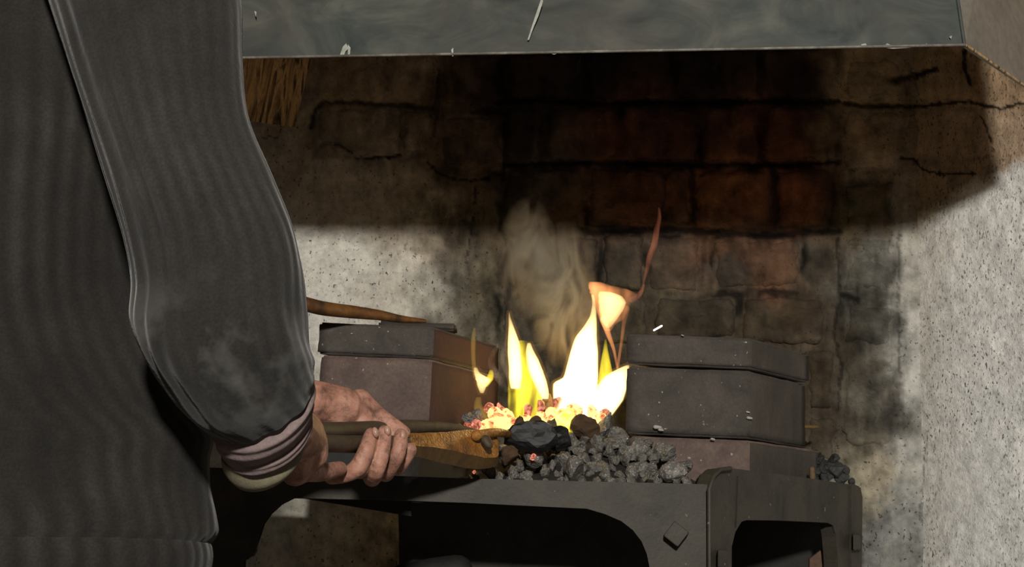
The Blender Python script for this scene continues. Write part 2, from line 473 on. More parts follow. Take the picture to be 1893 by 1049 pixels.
HK, HD = 0.14, 1.97
def PH(px, py, off=0.0):
    d = ray(px, py)
    return CAM + d * ((HD - off) / (d.y + HK * d.x))
C = PH(1783, 84); D = PH(260, 111)
zH = C.z
Ct = PH(1722, -330, -.10); Dt = PH(330, -330, -.10)
hood = empty('forge_hood', (C + D) / 2)
tag(hood, 'large grey painted sheet metal smoke hood over the fire', 'hood')
fp = plate('front_panel', [D, C, Ct, Dt], .004, M['hood'])
R1 = PZ(1925, 180, zH)
R1t = R1 + Vector((-.03, .03, .55))
sp = plate('side_panel', [C + Vector((.002, .004, 0)), R1, R1t, Ct + Vector((.002, .004, 0))], .004, M['hood_side'], nrm=Vector((-.7, .3, 0)).normalized())
L1 = PW(545, 236, .03); L1t = PW(591, 40, .03); L2 = P(280, 196, 2.42); L2t = P(300, -100, 2.40)
sl = plate('side_panel', [L2, L1, L1t, L2t], .004, M['hood_in'], nrm=Vector((-1, 0, 0)))
sl['label'] = 'soot streaked brown inner side panel'
def bar(name, pts, r, mat, parent=None, n=10, smooth=True, sq=None):
    return tube(name, [Vector(p) for p in pts], [r] * len(pts) if not hasattr(r, '__len__') else r, mat, parent, n, smooth)

def tube_bm(bm, pts, rad, n=12, cap=True, round_ends=True, flat=1.0, up=None):
    """tapered tube; round_ends adds hemispherical ends"""
    pts = [Vector(p) for p in pts]; rad = list(rad)
    if round_ends:
        d0 = (pts[0] - pts[1]).normalized(); d1 = (pts[-1] - pts[-2]).normalized()
        r0, r1 = rad[0], rad[-1]; o0, o1 = pts[0], pts[-1]
        st = [(0.98, 0.18), (0.8, 0.6), (0.45, 0.89)]
        pre = [(o0 + d0 * r0 * a, r0 * b) for a, b in st]
        post = [(o1 + d1 * r1 * a, r1 * b) for a, b in reversed(st)]
        pts = [p for p, _ in pre] + pts + [p for p, _ in post]
        rad = [r for _, r in pre] + rad + [r for _, r in post]
    ref = Vector(up) if up is not None else Vector((0, 0, 1))
    rings = []
    for i, p in enumerate(pts):
        a = pts[max(0, i - 1)]; b = pts[min(len(pts) - 1, i + 1)]
        t_ = (b - a).normalized()
        if abs(t_.dot(ref)) > .97: ref = Vector((1, 0, 0)) if abs(t_.x) < .8 else Vector((0, 1, 0))
        s_ = t_.cross(ref).normalized(); w_ = s_.cross(t_).normalized()
        rings.append([bm.verts.new(p + s_ * math.cos(2 * math.pi * k / n) * rad[i] + w_ * math.sin(2 * math.pi * k / n) * rad[i] * flat) for k in range(n)])
    for A, B in zip(rings[:-1], rings[1:]):
        for k in range(n):
            bm.faces.new((A[k], A[(k + 1) % n], B[(k + 1) % n], B[k]))
    if cap:
        bm.faces.new(rings[0][::-1]); bm.faces.new(rings[-1])

def smooth_path(pts, rad, sub=6):
    pts = [Vector(p) for p in pts]
    out, ro = [], []
    for i in range(len(pts) - 1):
        p0, p1, p2, p3 = pts[max(0, i - 1)], pts[i], pts[i + 1], pts[min(len(pts) - 1, i + 2)]
        for k in range(sub):
            t_ = k / sub
            out.append(0.5 * ((2 * p1) + (p2 - p0) * t_ + (2 * p0 - 5 * p1 + 4 * p2 - p3) * t_ ** 2 + (3 * p1 - p0 - 3 * p2 + p3) * t_ ** 3))
            ro.append(rad[i] * (1 - t_) + rad[i + 1] * t_)
    out.append(pts[-1]); ro.append(rad[-1])
    return out, ro

def tube(name, pts, rad, mat, parent=None, n=12, smooth=True, round_ends=True, flat=1.0):
    bm = bmesh.new()
    tube_bm(bm, pts, rad, n, True, round_ends, flat)
    return from_bm(name, bm, mat, parent, smooth)

lip = tube('edge_lip', [D + Vector((0, -.002, 0)), C + Vector((0, -.002, 0))], [.0024, .0024], M['edge'], n=8)
lip2 = tube('edge_lip', [C + Vector((.003, 0, .0)), R1 + Vector((.0, 0, .0))], [.0022, .0022], M['hood_in'], n=8)
lip3 = tube('corner_seam', [C, Ct], [.003, .003], M['hood'], n=8)
adopt(hood, fp, sp, sl, lip, lip2, lip3)
# paint chips and drips on the hood front, thin raised flecks of white paint
def fleck(name, pts, off=.0015):
    bm = bmesh.new()
    a = [bm.verts.new(PH(x, y, .0005)) for x, y in pts]
    b = [bm.verts.new(PH(x, y, off)) for x, y in pts]
    bm.faces.new(b)
    for i in range(len(a)):
        j = (i + 1) % len(a)
        bm.faces.new((a[i], a[j], b[j], b[i]))
    return bm
for pts in ([(628, 103), (634, 86), (640, 80), (644, 90), (638, 96), (636, 103)], [(643, 82), (648, 88), (647, 100), (643, 102)],
            [(1001, -4), (1004, 2), (996, 28), (986, 52), (978, 74), (975, 74), (984, 46), (992, 22)],
            [(836, 104), (834, 92), (838, 88), (838, 104)], [(1631, 88), (1640, 80), (1652, 86), (1700, 87), (1650, 90)], [(1755, 68), (1760, 66), (1758, 72)],
            [(1592, 82), (1600, 80), (1606, 88), (1594, 89)], [(470, 20), (474, 22), (473, 30)], [(1712, 80), (1716, 84), (1712, 87)], [(1016, 98), (1030, 99), (1024, 101)]):
    bm = fleck('f', pts)
    o = from_bm('paint_fleck', bm, M['scuff'])
    adopt(hood, o)

# ------------------------------------------------------------------ forge casting
M['iron'] = blotchy('forge_cast_iron', [S(33, 30, 27), S(49, 45, 38), S(60, 55, 46), S(56, 44, 34)], 10, .62, .5, .002, 200, 0.0, .45, (90, .74, S(100, 96, 88)))
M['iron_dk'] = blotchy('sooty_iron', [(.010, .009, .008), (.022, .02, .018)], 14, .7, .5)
M['rust'] = blotchy('rusty_iron', [S(60, 46, 38), S(96, 70, 48), S(70, 58, 48)], 20, .7, .6)
forge = empty('forge', P(840, 1049, 2.35) * 1.0)
forge.location.z = 0
tag(forge, 'old dark cast-iron forge table with arched openings and square bolts', 'forge')
FY = 2.20
arc = [(1205, 1600), (1204, 1049), (1199, 1024), (1189, 1000), (1172, 978), (1150, 961), (1120, 948), (1085, 941), (1000, 937), (860, 930), (740, 926), (540, 918), (516, 930), (496, 948), (482, 968), (475, 990), (470, 1026), (462, 1032), (446, 1034), (446, 1600), (390, 1600), (390, 1030), (372, 1030)]
top = [(368, 864), (560, 872), (750, 881), (860, 885), (1060, 890), (1300, 899), (1312, 896), (1314, 1600)]
fr = plate('front_plate', [P(x, y, FY) for x, y in top + arc], .025, M['iron'], bevel=.003)
# right hand casting, turned away towards the wall
A0 = P(1313, 1000, FY); B0 = P(1594, 1000, 2.56)
nR = (B0 - A0).cross(Vector((0, 0, 1))).normalized()
def PC(px, py, off=0.0):
    d = ray(px, py); nn = nR
    k = (A0 - CAM).dot(nn) - off * (1 if d.dot(nn) > 0 else -1)
    return CAM + d * (k / d.dot(nn))
outer = [(1313, 1600), (1311, 905), (1318, 880), (1330, 868), (1350, 866), (1440, 877), (1530, 890), (1562, 895), (1580, 896), (1592, 900), (1596, 920), (1588, 1600)]
inner = [(1550, 1600), (1549, 1040), (1545, 990), (1542, 970), (1530, 967), (1440, 963), (1380, 959), (1370, 962), (1358, 982), (1351, 1010), (1350, 1600)]
rp = plate('side_plate', [PC(x, y) for x, y in outer + inner], .03, M['iron'], nrm=(-nR if nR.y < 0 else nR), bevel=.003)
edge_rib = tube('rib', [PC(1312, 1300, .006), PC(1311, 905, .006), PC(1319, 881, .006), PC(1331, 869, .006), PC(1350, 867, .006)], [.004] * 5, M['iron'], n=8)
strap = plate('strap', [PC(x, y, .004) for x, y in [(1574, 898), (1592, 902), (1592, 1500), (1572, 1500)]], .006, M['iron'], nrm=(-nR if nR.y < 0 else nR), bevel=.001)
seam = tube('crack_joint', [PC(1364, 882, .0005), PC(1362, 930, .0005), PC(1360, 975, .0005)], [.0012] * 3, M['iron_dk'], n=6)
seam['label'] = 'thin black joint'
def bolt(cx, cy, size, rot, Pf, h=.012, n=4):
    bm = bmesh.new()
    c0 = Pf(cx, cy, 0.0); ex = (Pf(cx + 10, cy, 0) - Pf(cx - 10, cy, 0)).normalized(); ez = (Pf(cx, cy - 10, 0) - Pf(cx, cy + 10, 0)).normalized()
    nn = (Pf(cx, cy, .01) - c0).normalized()
    lo, hi = [], []
    for k in range(n):
        a = rot + 2 * math.pi * k / n
        d_ = ex * math.cos(a) * size + ez * math.sin(a) * size
        lo.append(bm.verts.new(c0 + d_ - nn * .003)); hi.append(bm.verts.new(c0 + d_ * .93 + nn * h))
    bm.faces.new(hi)
    for k in range(n): bm.faces.new((lo[k], lo[(k + 1) % n], hi[(k + 1) % n], hi[k]))
    bmesh.ops.bevel(bm, geom=list(bm.edges), offset=.0012, segments=2, affect='EDGES')
    return from_bm('bolt', bm, M['iron'])
PF = lambda x, y, off=0.0: P(x, y, FY - off)
bolts = [bolt(1250, 988, .022, .12, PF, .028), bolt(1336, 1034, .0215, .75, PC, .034), bolt(1584, 1003, .022, .8, PC, .036)]
# tray, back rail, firepot and duct below
zt = P(1000, 905, FY).z
a_, b_ = P(372, 900, FY + .02), P(1310, 900, FY + .02)
tray = plate('hearth_tray', [Vector((a_.x, FY + .02, zt - .02)), Vector((b_.x, FY + .02, zt - .02)), Vector((.66, 2.66, zt - .02)), Vector((a_.x, 2.66, zt - .02))], .015, M['iron_dk'], nrm=Vector((0, 0, 1)))
pot = plate('firepot', [P(736, 930, 2.60), P(1230, 935, 2.60), P(1230, 1400, 2.60), P(745, 1400, 2.60)], .02, M['iron'], bevel=.002)
rail = plate('side_rail', [P(530, 905, 2.26), P(760, 905, 2.26), P(760, 955, 2.26), P(741, 952, 2.26), P(541, 919, 2.26)], .02, M['iron_dk'])
duct = tube('air_pipe', [P(740, 1075, 2.5), P(800, 1062, 2.5), P(845, 1056, 2.5)], [.03, .03, .03], M['iron_dk'], n=20)
backp = plate('back_plate', [P(1330, 920, 2.66), P(1560, 925, 2.66), P(1560, 1400, 2.66), P(1330, 1400, 2.66)], .02, M['iron_dk'])
adopt(forge, fr, rp, edge_rib, strap, seam, tray, pot, rail, duct, backp, *bolts)
M['board'] = blotchy('old_brown_board', [S(80, 62, 50), S(104, 82, 66), S(88, 68, 54)], 14, .8, .6)
for k, pts in enumerate(([(1532, 1002), (1538, 990), (1548, 1010), (1552, 1200), (1532, 1200)], [(1497, 1034), (1528, 1010), (1531, 1200), (1495, 1200)])):
    bo = plate('wooden_board', [P(x, y, 2.545 - .004 * k) for x, y in pts], .012, M['board'], bevel=.001)
    tag(bo, ['narrow brown board standing inside the right forge opening, nearer its right edge', 'short brown board end in the lower right of the forge side opening'][k], 'board')

# ------------------------------------------------------------------ firebricks
M['brick_g'] = blotchy('firebrick_grey', [S(62, 58, 54), S(78, 72, 67), S(88, 80, 76)], 14, .85, .5, .002, 220, specks=(120, .72, S(150, 145, 138)))
M['brick_p'] = blotchy('firebrick_pinkish', [S(84, 72, 66), S(102, 86, 80), S(116, 100, 90)], 16, .85, .6, .002, 180, specks=(110, .72, S(150, 140, 130)))
M['brick_o'] = blotchy('firebrick_reddish', [S(52, 38, 36), S(66, 45, 40), S(52, 40, 38)], 12, .85, .6, .002, 200)  # end faces darker and redder than the brick fronts
M['brick_k'] = blotchy('firebrick_dark', [S(50, 46, 42), S(66, 60, 54), S(80, 74, 68)], 9, .85, .5, .002, 220, streak=(1, 1, .4))
def solid(name, FLT, FRT, BRT, h, mats, seed, amp=.0022, bev=.004, face_mat=None):
    BLT = FLT + (BRT - FRT)
    dz = Vector((0, 0, -h))
    bm = bmesh.new()
    tp = [bm.verts.new(p) for p in (FLT, FRT, BRT, BLT)]
    bt = [bm.verts.new(p + dz) for p in (FLT, FRT, BRT, BLT)]
    bm.faces.new(tp); bm.faces.new(bt[::-1])
    sides = []
    for i in range(4):
        sides.append(bm.faces.new((tp[i], bt[i], bt[(i + 1) % 4], tp[(i + 1) % 4])))
    if len(mats) > 1: sides[1].material_index = 1
    bmesh.ops.bevel(bm, geom=list(bm.edges), offset=bev, segments=2, affect='EDGES', clamp_overlap=True)
    bmesh.ops.subdivide_edges(bm, edges=[e for e in bm.edges if e.calc_length() > .03], cuts=9, use_grid_fill=True)
    bmesh.ops.triangulate(bm, faces=[f for f in bm.faces if len(f.verts) > 4])
    bm.normal_update()
    for v in bm.verts:
        q = v.co * 28 + Vector((seed * 3.1, seed, 0))
        v.co += v.normal * ((noise.noise(q) * .7 + noise.noise(q * 3.1) * .5) * amp)
    return from_bm(name, bm, mats, None, True)
def hz(pt, px, py, Y): return pt.z - P(px, py, Y).z
def brick(fl, fr_, br, bottom, Y, mats, seed, label, amp=.0018, bev=.004):
    A = P(*fl, Y[0]); B = P(*fr_, Y[1]); C_ = P(*br, Y[2])
    z = (A.z + B.z) / 2
    A.z = B.z = C_.z = z
    h = z - (P(*bottom, Y[0]).z if bottom else zt - .004)
    o = solid('firebrick', A, B, C_, h, mats, seed, amp, bev)
    tag(o, label, 'brick', 'firebricks stacked around the fire')
    return o
brick((589, 596), (801, 604), (925, 622), (589, 654), (2.38, 2.38, 2.60), [M['brick_g'], M['brick_o']], 1, 'grey upper firebrick with reddish end, on the left stack')
brick((592, 657), (797, 664), (925, 676), (592, 781), (2.382, 2.382, 2.60), [M['brick_p'], M['brick_o']], 2, 'tall pinkish firebrick with reddish end, under the left stack')
brick((560, 790), (770, 796), (870, 800), None, (2.46, 2.46, 2.60), [M['iron_dk']], 3, 'shade-darkened firebrick at the foot of the left stack, behind the tongs')  # near-black iron material puts the shade behind the tongs into its colour
brick((1156, 616), (1388, 627), (1497, 660), (1156, 673), (2.38, 2.37, 2.545), [M['brick_g'], M['brick_k']], 4, 'long flat grey firebrick topmost on the right stack')
brick((1157, 676), (1386, 688), (1490, 716), (1157, 802), (2.385, 2.375, 2.545), [M['brick_g'], M['brick_k']], 5, 'big grey firebrick with chipped lower edge, middle of right stack')
brick((1160, 806), (1384, 815), (1520, 838), None, (2.39, 2.38, 2.56), [M['brick_p'], M['brick_k']], 6, 'pinkish firebrick at the foot of the right stack')
tb = brick((700, 594), (843, 597), (846, 604), (700, 606), (2.50, 2.50, 2.56), [M['brick_k']], 7, 'thin black tile lying behind the left stack top')
tb['category'] = 'tile'; del tb['group']; tb.name = 'flat_tile'
def speck(px, py, Y, w, parent):
    o = tube('lime_speck', [P(px - w, py, Y), P(px + w, py + 1, Y)], [w * .0009, w * .0007], M['scuff'], n=8)
    adopt(parent, o)
BR = [o for o in COL.objects if o.name.startswith('firebrick')]
for px, py, w, k in ((1386, 773, 3.2, 4), (1216, 790, 4.5, 4), (1222, 795, 3, 4), (1383, 762, 2, 4), (1262, 620, 1.6, 3), (681, 746, 2.2, 1), (696, 594, 1.6, 0), (1318, 812, 2.5, 5)):
    speck(px, py, 2.372 if k > 2 else 2.378, w, BR[k])
# small brass stub right of the stack
stub = tube('metal_stub', [P(1488, 790, 2.57), P(1510, 790, 2.60)], [.0035, .0035], blotchy('old_brass', [S(90, 74, 40), S(120, 98, 50)], 30), n=10)
tag(stub, 'short yellowish metal stub poking out beside the right brick stack', 'stub')
peg = tube('wooden_peg', [P(1502, 884, 2.47), P(1501, 868, 2.47)], [.0055, .0050], blotchy('peg_wood', [S(96, 76, 54), S(120, 96, 68)], 30), n=10)
tag(peg, 'small wooden peg standing on the forge edge at the right', 'peg')

# ------------------------------------------------------------------ poker on the left stack
M['poker'] = blotchy('poker_rust', [S(48, 34, 24), S(86, 56, 30), S(120, 80, 38), S(60, 40, 28)], 16, .5, .5, .002, spec=.5)
pk = [P(480, 540, 2.22), P(566, 563, 2.28), P(600, 571, 2.31), P(650, 577, 2.35), P(700, 583, 2.385), P(740, 590, 2.41), P(785, 594, 2.45)]
pp, pr = smooth_path(pk, [.0145, .0145, .0145, .0135, .011, .008, .004])
po = tube('poker', pp, pr, M['poker'], n=16, flat=.9)
tag(po, 'rusty brown iron bar lying across the left brick stack', 'poker')

# ------------------------------------------------------------------ tongs
t = NT('tongs_firelit_rust')
n1 = t.noise(14, 7, .65, None, .5)
c = t.ramp(n1, [(.3, S(70, 46, 26)), (.48, S(140, 92, 40)), (.62, S(178, 122, 54)), (.75, S(84, 62, 40))])
c = t.mix(t.ramp(t.noise(260, 3, .6), [(.3, 0.5), (.7, 0.)]), c, (0.01, .008, .006))
peb = t.voro(230)
M['tongs'] = t.fin(c, .4, t.bump(peb, .5, .002), 0, .6)  # firelight painted into the rust as brighter orange
M['tongs_d'] = blotchy('tongs_shaded_rust', [S(58, 42, 24), S(88, 66, 34), S(56, 46, 30)], 16, .6, .4, .002)  # shade of the lower jaw face painted as darker rust
M['tongs_h'] = blotchy('tongs_handle_iron', [S(58, 48, 38), S(78, 66, 50), S(62, 54, 44)], 18, .6, .6, .002)
tongs = empty('blacksmith_tongs', PT(620, 830, 1.58))
tag(tongs, 'heavy rusty iron tongs held in both hands, jaws in the coals', 'tongs')
def strip_loft(name, secs, mat, n_sub=5, jitter=.0):
    """secs: list of rings (lists of Vectors, equal count)"""
    bm = bmesh.new()
    m = len(secs[0]); rings = []
    cols = [smooth_path([s[k] for s in secs], [0] * len(secs), n_sub)[0] for k in range(m)]
    for i in range(len(cols[0])):
        ring = []
        for k in range(m):
            p = cols[k][i]
            if jitter:
                p = p + Vector((noise.noise(p * 60), noise.noise(p * 60 + Vector((9, 0, 0))), noise.noise(p * 60 + Vector((0, 9, 0))))) * jitter
            ring.append(bm.verts.new(p))
        rings.append(ring)
    for A, B in zip(rings[:-1], rings[1:]):
        for k in range(m):
            fc = bm.faces.new((A[k], A[(k + 1) % m], B[(k + 1) % m], B[k]))
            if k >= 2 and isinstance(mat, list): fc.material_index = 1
    bm.faces.new(rings[0][::-1]); bm.faces.new(rings[-1])
    bmesh.ops.bevel(bm, geom=[e for e in bm.edges if len(e.link_faces) == 2 and e.calc_face_angle(0) > .5], offset=.0016, segments=2, affect='EDGES', clamp_overlap=True)
    return from_bm(name, bm, mat, None, False)
def tsec(x, yt, yr, yb, Y, dep):
    # top back, top ridge front, bottom front, bottom back
    return [PT(x, yt, Y + dep), PT(x, (yt * .35 + yr * .65), Y + dep * .15), PT(x, yr, Y - .006), PT(x, yb, Y + .012), PT(x, yb - 2, Y + dep)]
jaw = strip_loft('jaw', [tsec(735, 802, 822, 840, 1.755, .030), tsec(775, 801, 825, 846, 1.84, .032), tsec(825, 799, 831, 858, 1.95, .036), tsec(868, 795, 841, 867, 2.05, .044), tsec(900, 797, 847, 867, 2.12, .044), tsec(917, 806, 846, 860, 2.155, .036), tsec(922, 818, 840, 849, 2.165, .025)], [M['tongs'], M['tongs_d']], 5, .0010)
pts, rr = smooth_path([PT(520, 792, 1.38), PT(600, 797, 1.52), PT(680, 794, 1.68), PT(760, 790, 1.86), PT(830, 793, 2.05), PT(880, 803, 2.15)], [.0118, .0118, .0118, .011, .010, .008])
rein1 = tube('rein', pts, rr, M['tongs_h'], n=16)
pts, rr = smooth_path([PT(520, 815, 1.36), PT(600, 820, 1.50), PT(680, 822, 1.645), PT(745, 822, 1.775)], [.0118, .0118, .0128, .0135])
rein2 = tube('rein', pts, rr, M['tongs_h'], n=16)
pts, rr = smooth_path([PT(880, 806, 2.08), PT(917, 800, 2.17), PT(945, 804, 2.24), PT(985, 806, 2.34)], [.009, .0075, .0065, .006])
rod = tube('upper_jaw', pts, rr, M['tongs'], n=14)
riv = tube('rivet', [PT(899, 815, 2.09), PT(903, 822, 2.085)], [.010, .008], M['tongs_h'], n=14, flat=.8)
adopt(tongs, jaw, rein1, rein2, rod, riv)

# ------------------------------------------------------------------ coals
t = NT('coal')
n1 = t.noise(1.3, 6, .7)
c = t.ramp(n1, [(.3, S(62, 60, 57)), (.5, S(90, 87, 82)), (.7, S(122, 117, 109))])
c = t.mix(t.ramp(t.noise(9, 2, .5), [(.64, 0.), (.68, .9)]), c, S(190, 188, 184))  # sparkle glints painted in as pale specks
M['coal'] = t.fin(c, .5, t.bump(t.math('ADD', t.noise(3, 5, .75), t.voro(4)), .7, .002), 0, .5)
M['coal_d'] = blotchy('dark_coal', [(.012, .012, .012), (.035, .034, .033), (.06, .058, .055)], 1.5, .55, .6, .002, 5)
t = NT('fresh_black_coal')
M['coal_k'] = t.fin(t.ramp(t.noise(2, 5, .7), [(.3, (.005, .005, .005)), (.75, (.016, .0155, .015))]), .5, t.bump(t.voro(2.5), .5, .002), 0, .22)
M['coal_b'] = blotchy('brown_coal', [S(60, 48, 38), S(96, 72, 50), S(80, 70, 62)], 1.5, .7, .8, .003)
def glow_mat(name, hot, dark, e):
    t = NT(name)
    n1 = t.noise(1.1, 4, .6, None, .4)
    f = t.ramp(n1, [(dark, 0.), (dark + .16, 1.)])
    t.b.inputs['Base Color'].default_value = (.05, .035, .03, 1)
    t.b.inputs['Roughness'].default_value = .8
    t.L(t.mix(f, (.7, .10, .04), hot), t.b.inputs['Emission Color'])
    t.L(t.math('MULTIPLY', t.ramp(n1, [(dark - .12, 0.0), (dark + .18, 1.)]), e), t.b.inputs['Emission Strength'])
    t.L(t.bump(t.noise(3, 5, .7), .6, .002), t.b.inputs['Normal'])
    return t.m
M['hot'] = glow_mat('white_hot_coal', (1.0, .50, .15), .36, 2.6)
M['warm'] = glow_mat('red_hot_coal', (1.0, .34, .22), .42, 1.0)

coal_meshes = {}
def coal_mesh(kind, k):
    key = (kind, k)
    if key in coal_meshes: return coal_meshes[key]
    r = random.Random(k * 7 + 3)
    bm = bmesh.new()
    bmesh.ops.create_icosphere(bm, subdivisions=3, radius=1.0)
    planes = [(Vector((r.gauss(0, 1), r.gauss(0, 1), r.gauss(0, 1))).normalized(), r.uniform(.48, .8)) for _ in range(10)]
    for v in bm.verts:
        p = v.co.copy()
        for nn, d in planes:
            e = p.dot(nn) - d
            if e > 0: p -= nn * e
        p += p.normalized() * noise.noise(p * 2.6 + Vector((k, 0, 0))) * .10 + p.normalized() * noise.noise(p * 7 + Vector((0, k, 0))) * .07
        v.co = p
    me = bpy.data.meshes.new('coal')
    bm.to_mesh(me); bm.free()
    me.materials.append(M[kind])
    coal_meshes[key] = me
    return me
rc = random.Random(11)
def coal(px, py, Y, r_px, kind, label, group, name='coal_lump', sc=None):
    o = bpy.data.objects.new(name, coal_mesh(kind, rc.randrange(9)))
    o.location = P(px, py, Y)
    s = r_px / F * Y * 1.12
    sc = sc or (rc.uniform(.85, 1.2), rc.uniform(.85, 1.15), rc.uniform(.75, 1.0))
    o.scale = (s * sc[0], s * sc[1], s * sc[2])
    o.rotation_euler = (rc.uniform(0, 6.3), rc.uniform(0, 6.3), rc.uniform(0, 6.3)) if sc[0] < 1.3 else (0, rc.uniform(-.3, .3), 0)
    COL.objects.link(o)
    tag(o, label, 'coal', group)
    return o
def interp(x, pts):
    return float(np.interp(x, [p[0] for p in pts], [p[1] for p in pts]))
crest = [(740, 890), (800, 880), (870, 868), (925, 842), (960, 815), (1000, 800), (1060, 790), (1110, 785), (1160, 806), (1200, 822), (1240, 834), (1270, 862), (1305, 893)]
base = [(740, 893), (1312, 898)]
# bed of fines under the lumps
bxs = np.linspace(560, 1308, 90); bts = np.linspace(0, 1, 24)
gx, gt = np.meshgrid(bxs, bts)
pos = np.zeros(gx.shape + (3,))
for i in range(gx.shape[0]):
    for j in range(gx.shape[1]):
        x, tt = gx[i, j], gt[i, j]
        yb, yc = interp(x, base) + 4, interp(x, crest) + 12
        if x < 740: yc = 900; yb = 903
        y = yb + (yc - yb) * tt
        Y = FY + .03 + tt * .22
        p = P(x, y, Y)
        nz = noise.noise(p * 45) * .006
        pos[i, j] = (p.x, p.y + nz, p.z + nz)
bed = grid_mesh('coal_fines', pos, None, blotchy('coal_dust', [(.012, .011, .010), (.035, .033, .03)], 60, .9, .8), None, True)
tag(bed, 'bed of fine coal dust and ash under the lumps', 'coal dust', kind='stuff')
G1 = 'coal lumps heaped along the front rim'
yrow = 0
row = 0
spots = []
while True:
    y0 = 892 - row * 13.5
    if y0 < 780: break
    x = 872 + (row % 2) * 12
    while x < 1305:
        c_ = interp(x, crest)
        if y0 > c_ + 4 and not (x < 925 and y0 < 872):
            tt = (interp(x, base) - y0) / max(20, interp(x, base) - c_)
            Yd = FY + .045 + (898 - y0) / 115 * .19
            spots.append((x + rc.uniform(-6, 6), y0 + rc.uniform(-4, 3), Yd, rc.choice([8, 10, 12, 14, 16, 18, 12])))
        x += rc.uniform(19, 31)
    row += 1
for (x, y, Yd, r) in spots:
    if y > 884: r = min(r, 11)
    z = 'low' if y > 862 else ('middle' if y > 830 else 'high')
    side = 'near the tongs jaw' if x < 980 else ('below the tall flame' if x < 1150 else 'below the right bricks')
    coal(x, y, Yd, r, 'coal', 'dull grey coal lump %s in the heap, %s' % (z, side), 'coals %s in the heap, %s' % (z, side))
# named ones
coal(985, 808, 2.24, 34, 'coal_k', 'large glossy black coal lump at the tip of the tongs', None, sc=(1.4, .8, .85))
coal(1030, 812, 2.30, 24, 'coal_k', 'glossy black coal slab leaning right of the tongs tip', None, sc=(1.3, .7, 1.0))
coal(944, 840, 2.25, 22, 'coal_b', 'brownish coal lump just under the tongs jaw end', None)
coal(985, 848, 2.26, 20, 'coal', 'rounded grey coal below the large glossy black lump', None)
coal(1084, 790, 2.38, 30, 'coal_b', 'tall brownish coal standing at the foot of the biggest flame', None)
coal(1118, 790, 2.40, 22, 'coal', 'dark grey coal at the right foot of the flames', None)
coal(1140, 812, 2.38, 24, 'coal', 'grey coal against the lower left corner of the right brick stack', None)
coal(868, 773, 2.44, 15, 'coal', 'smooth grey coal leaning on the reddish end of the left bricks', None)
coal(846, 796, 2.36, 12, 'coal', 'small bluish grey coal above the tongs rein', None)
coal(884, 768, 2.46, 14, 'coal', 'round grey coal left of the glowing embers', None)
coal(958, 785, 2.33, 11, 'coal_b', 'upright brown sliver of coal before the embers', None, sc=(.7, .7, 1.9))
coal(1010, 745, 2.5, 16, 'coal_b', 'charred coal between the two flames', None)
coal(990, 782, 2.40, 12, 'coal_b', 'thin charred coal at the foot of the left flame', None)
coal(1236, 840, 2.30, 20, 'coal', 'grey coal with sparkling crust against the pink foot brick', None)
coal(1243, 872, 2.265, 24, 'coal', 'large smooth dark coal near the right end of the heap', None)
coal(1062, 868, 2.25, 24, 'coal', 'large pale curved coal low in the middle of the heap', None)
coal(1296, 890, 2.235, 12, 'coal_k', 'small shiny black coal in the forge corner', None)
coal(880, 786, 2.40, 10, 'warm', 'small pink glowing coal beside the tongs', None, 'ember')
G2 = 'white-hot embers under the flames'
for (x, y, r) in [(905, 783, 18), (925, 778, 20), (945, 782, 16), (915, 768, 15), (940, 768, 14), (966, 782, 16), (1000, 775, 14), (1045, 775, 20), (1060, 760, 18), (1095, 760, 14), (1110, 775, 14), (892, 790, 12), (1020, 765, 12)]:
    coal(x, y, 2.44, r, 'hot', 'white-hot glowing ember at the base of the flames', G2, 'ember')
G3 = 'dull red embers around the fire base'
for (x, y, r) in [(925, 757, 12), (905, 756, 10), (1000, 752, 12), (1010, 770, 12), (1030, 745, 12), (975, 760, 12), (866, 786, 9), (1120, 768, 12), (985, 845, 6), (876, 873, 4)]:
    coal(x, y, 2.46 if y < 800 else 2.24, r, 'warm', 'dull red glowing ember among the coals at the fire base', G3, 'ember')
for (x, y, r) in [(1508, 872, 10), (1525, 862, 14), (1545, 868, 18), (1530, 880, 13), (1556, 884, 14), (1515, 850, 11), (1542, 850, 12), (1562, 870, 10), (1506, 888, 9), (1552, 892, 9), (1575, 890, 8)]:
    coal(x, y, 2.55, r, 'coal_d', 'dark coal lump in the small pile behind the right casting', 'coals piled behind the right casting')

# ------------------------------------------------------------------ flames and smoke
def vol_flame(name, col, strength, zn=None, ns=0.0):
    m = bpy.data.materials.new(name)
    m.use_nodes = True
    nt = m.node_tree
    nt.nodes.clear()
    out = nt.nodes.new('ShaderNodeOutputMaterial')
    em = nt.nodes.new('ShaderNodeEmission')
    em.inputs[0].default_value = (*col, 1)
    em.inputs[1].default_value = strength
    nt.links.new(em.outputs[0], out.inputs['Volume'])
    if ns:
        tc = nt.nodes.new('ShaderNodeTexCoord'); mp = nt.nodes.new('ShaderNodeMapping')
        mp.inputs['Scale'].default_value = (1, .5, .28)
        nz = nt.nodes.new('ShaderNodeTexNoise'); nz.inputs['Scale'].default_value = ns; nz.inputs['Detail'].default_value = 2
        rp_ = nt.nodes.new('ShaderNodeMapRange')
        rp_.inputs['From Min'].default_value = .38; rp_.inputs['From Max'].default_value = .64
        rp_.inputs['To Min'].default_value = strength * .12; rp_.inputs['To Max'].default_value = strength * 1.5
        nt.links.new(tc.outputs['Object'], mp.inputs[0]); nt.links.new(mp.outputs[0], nz.inputs['Vector'])
        nt.links.new(nz.outputs[0], rp_.inputs[0]); nt.links.new(rp_.outputs[0], em.inputs[1])
    return m
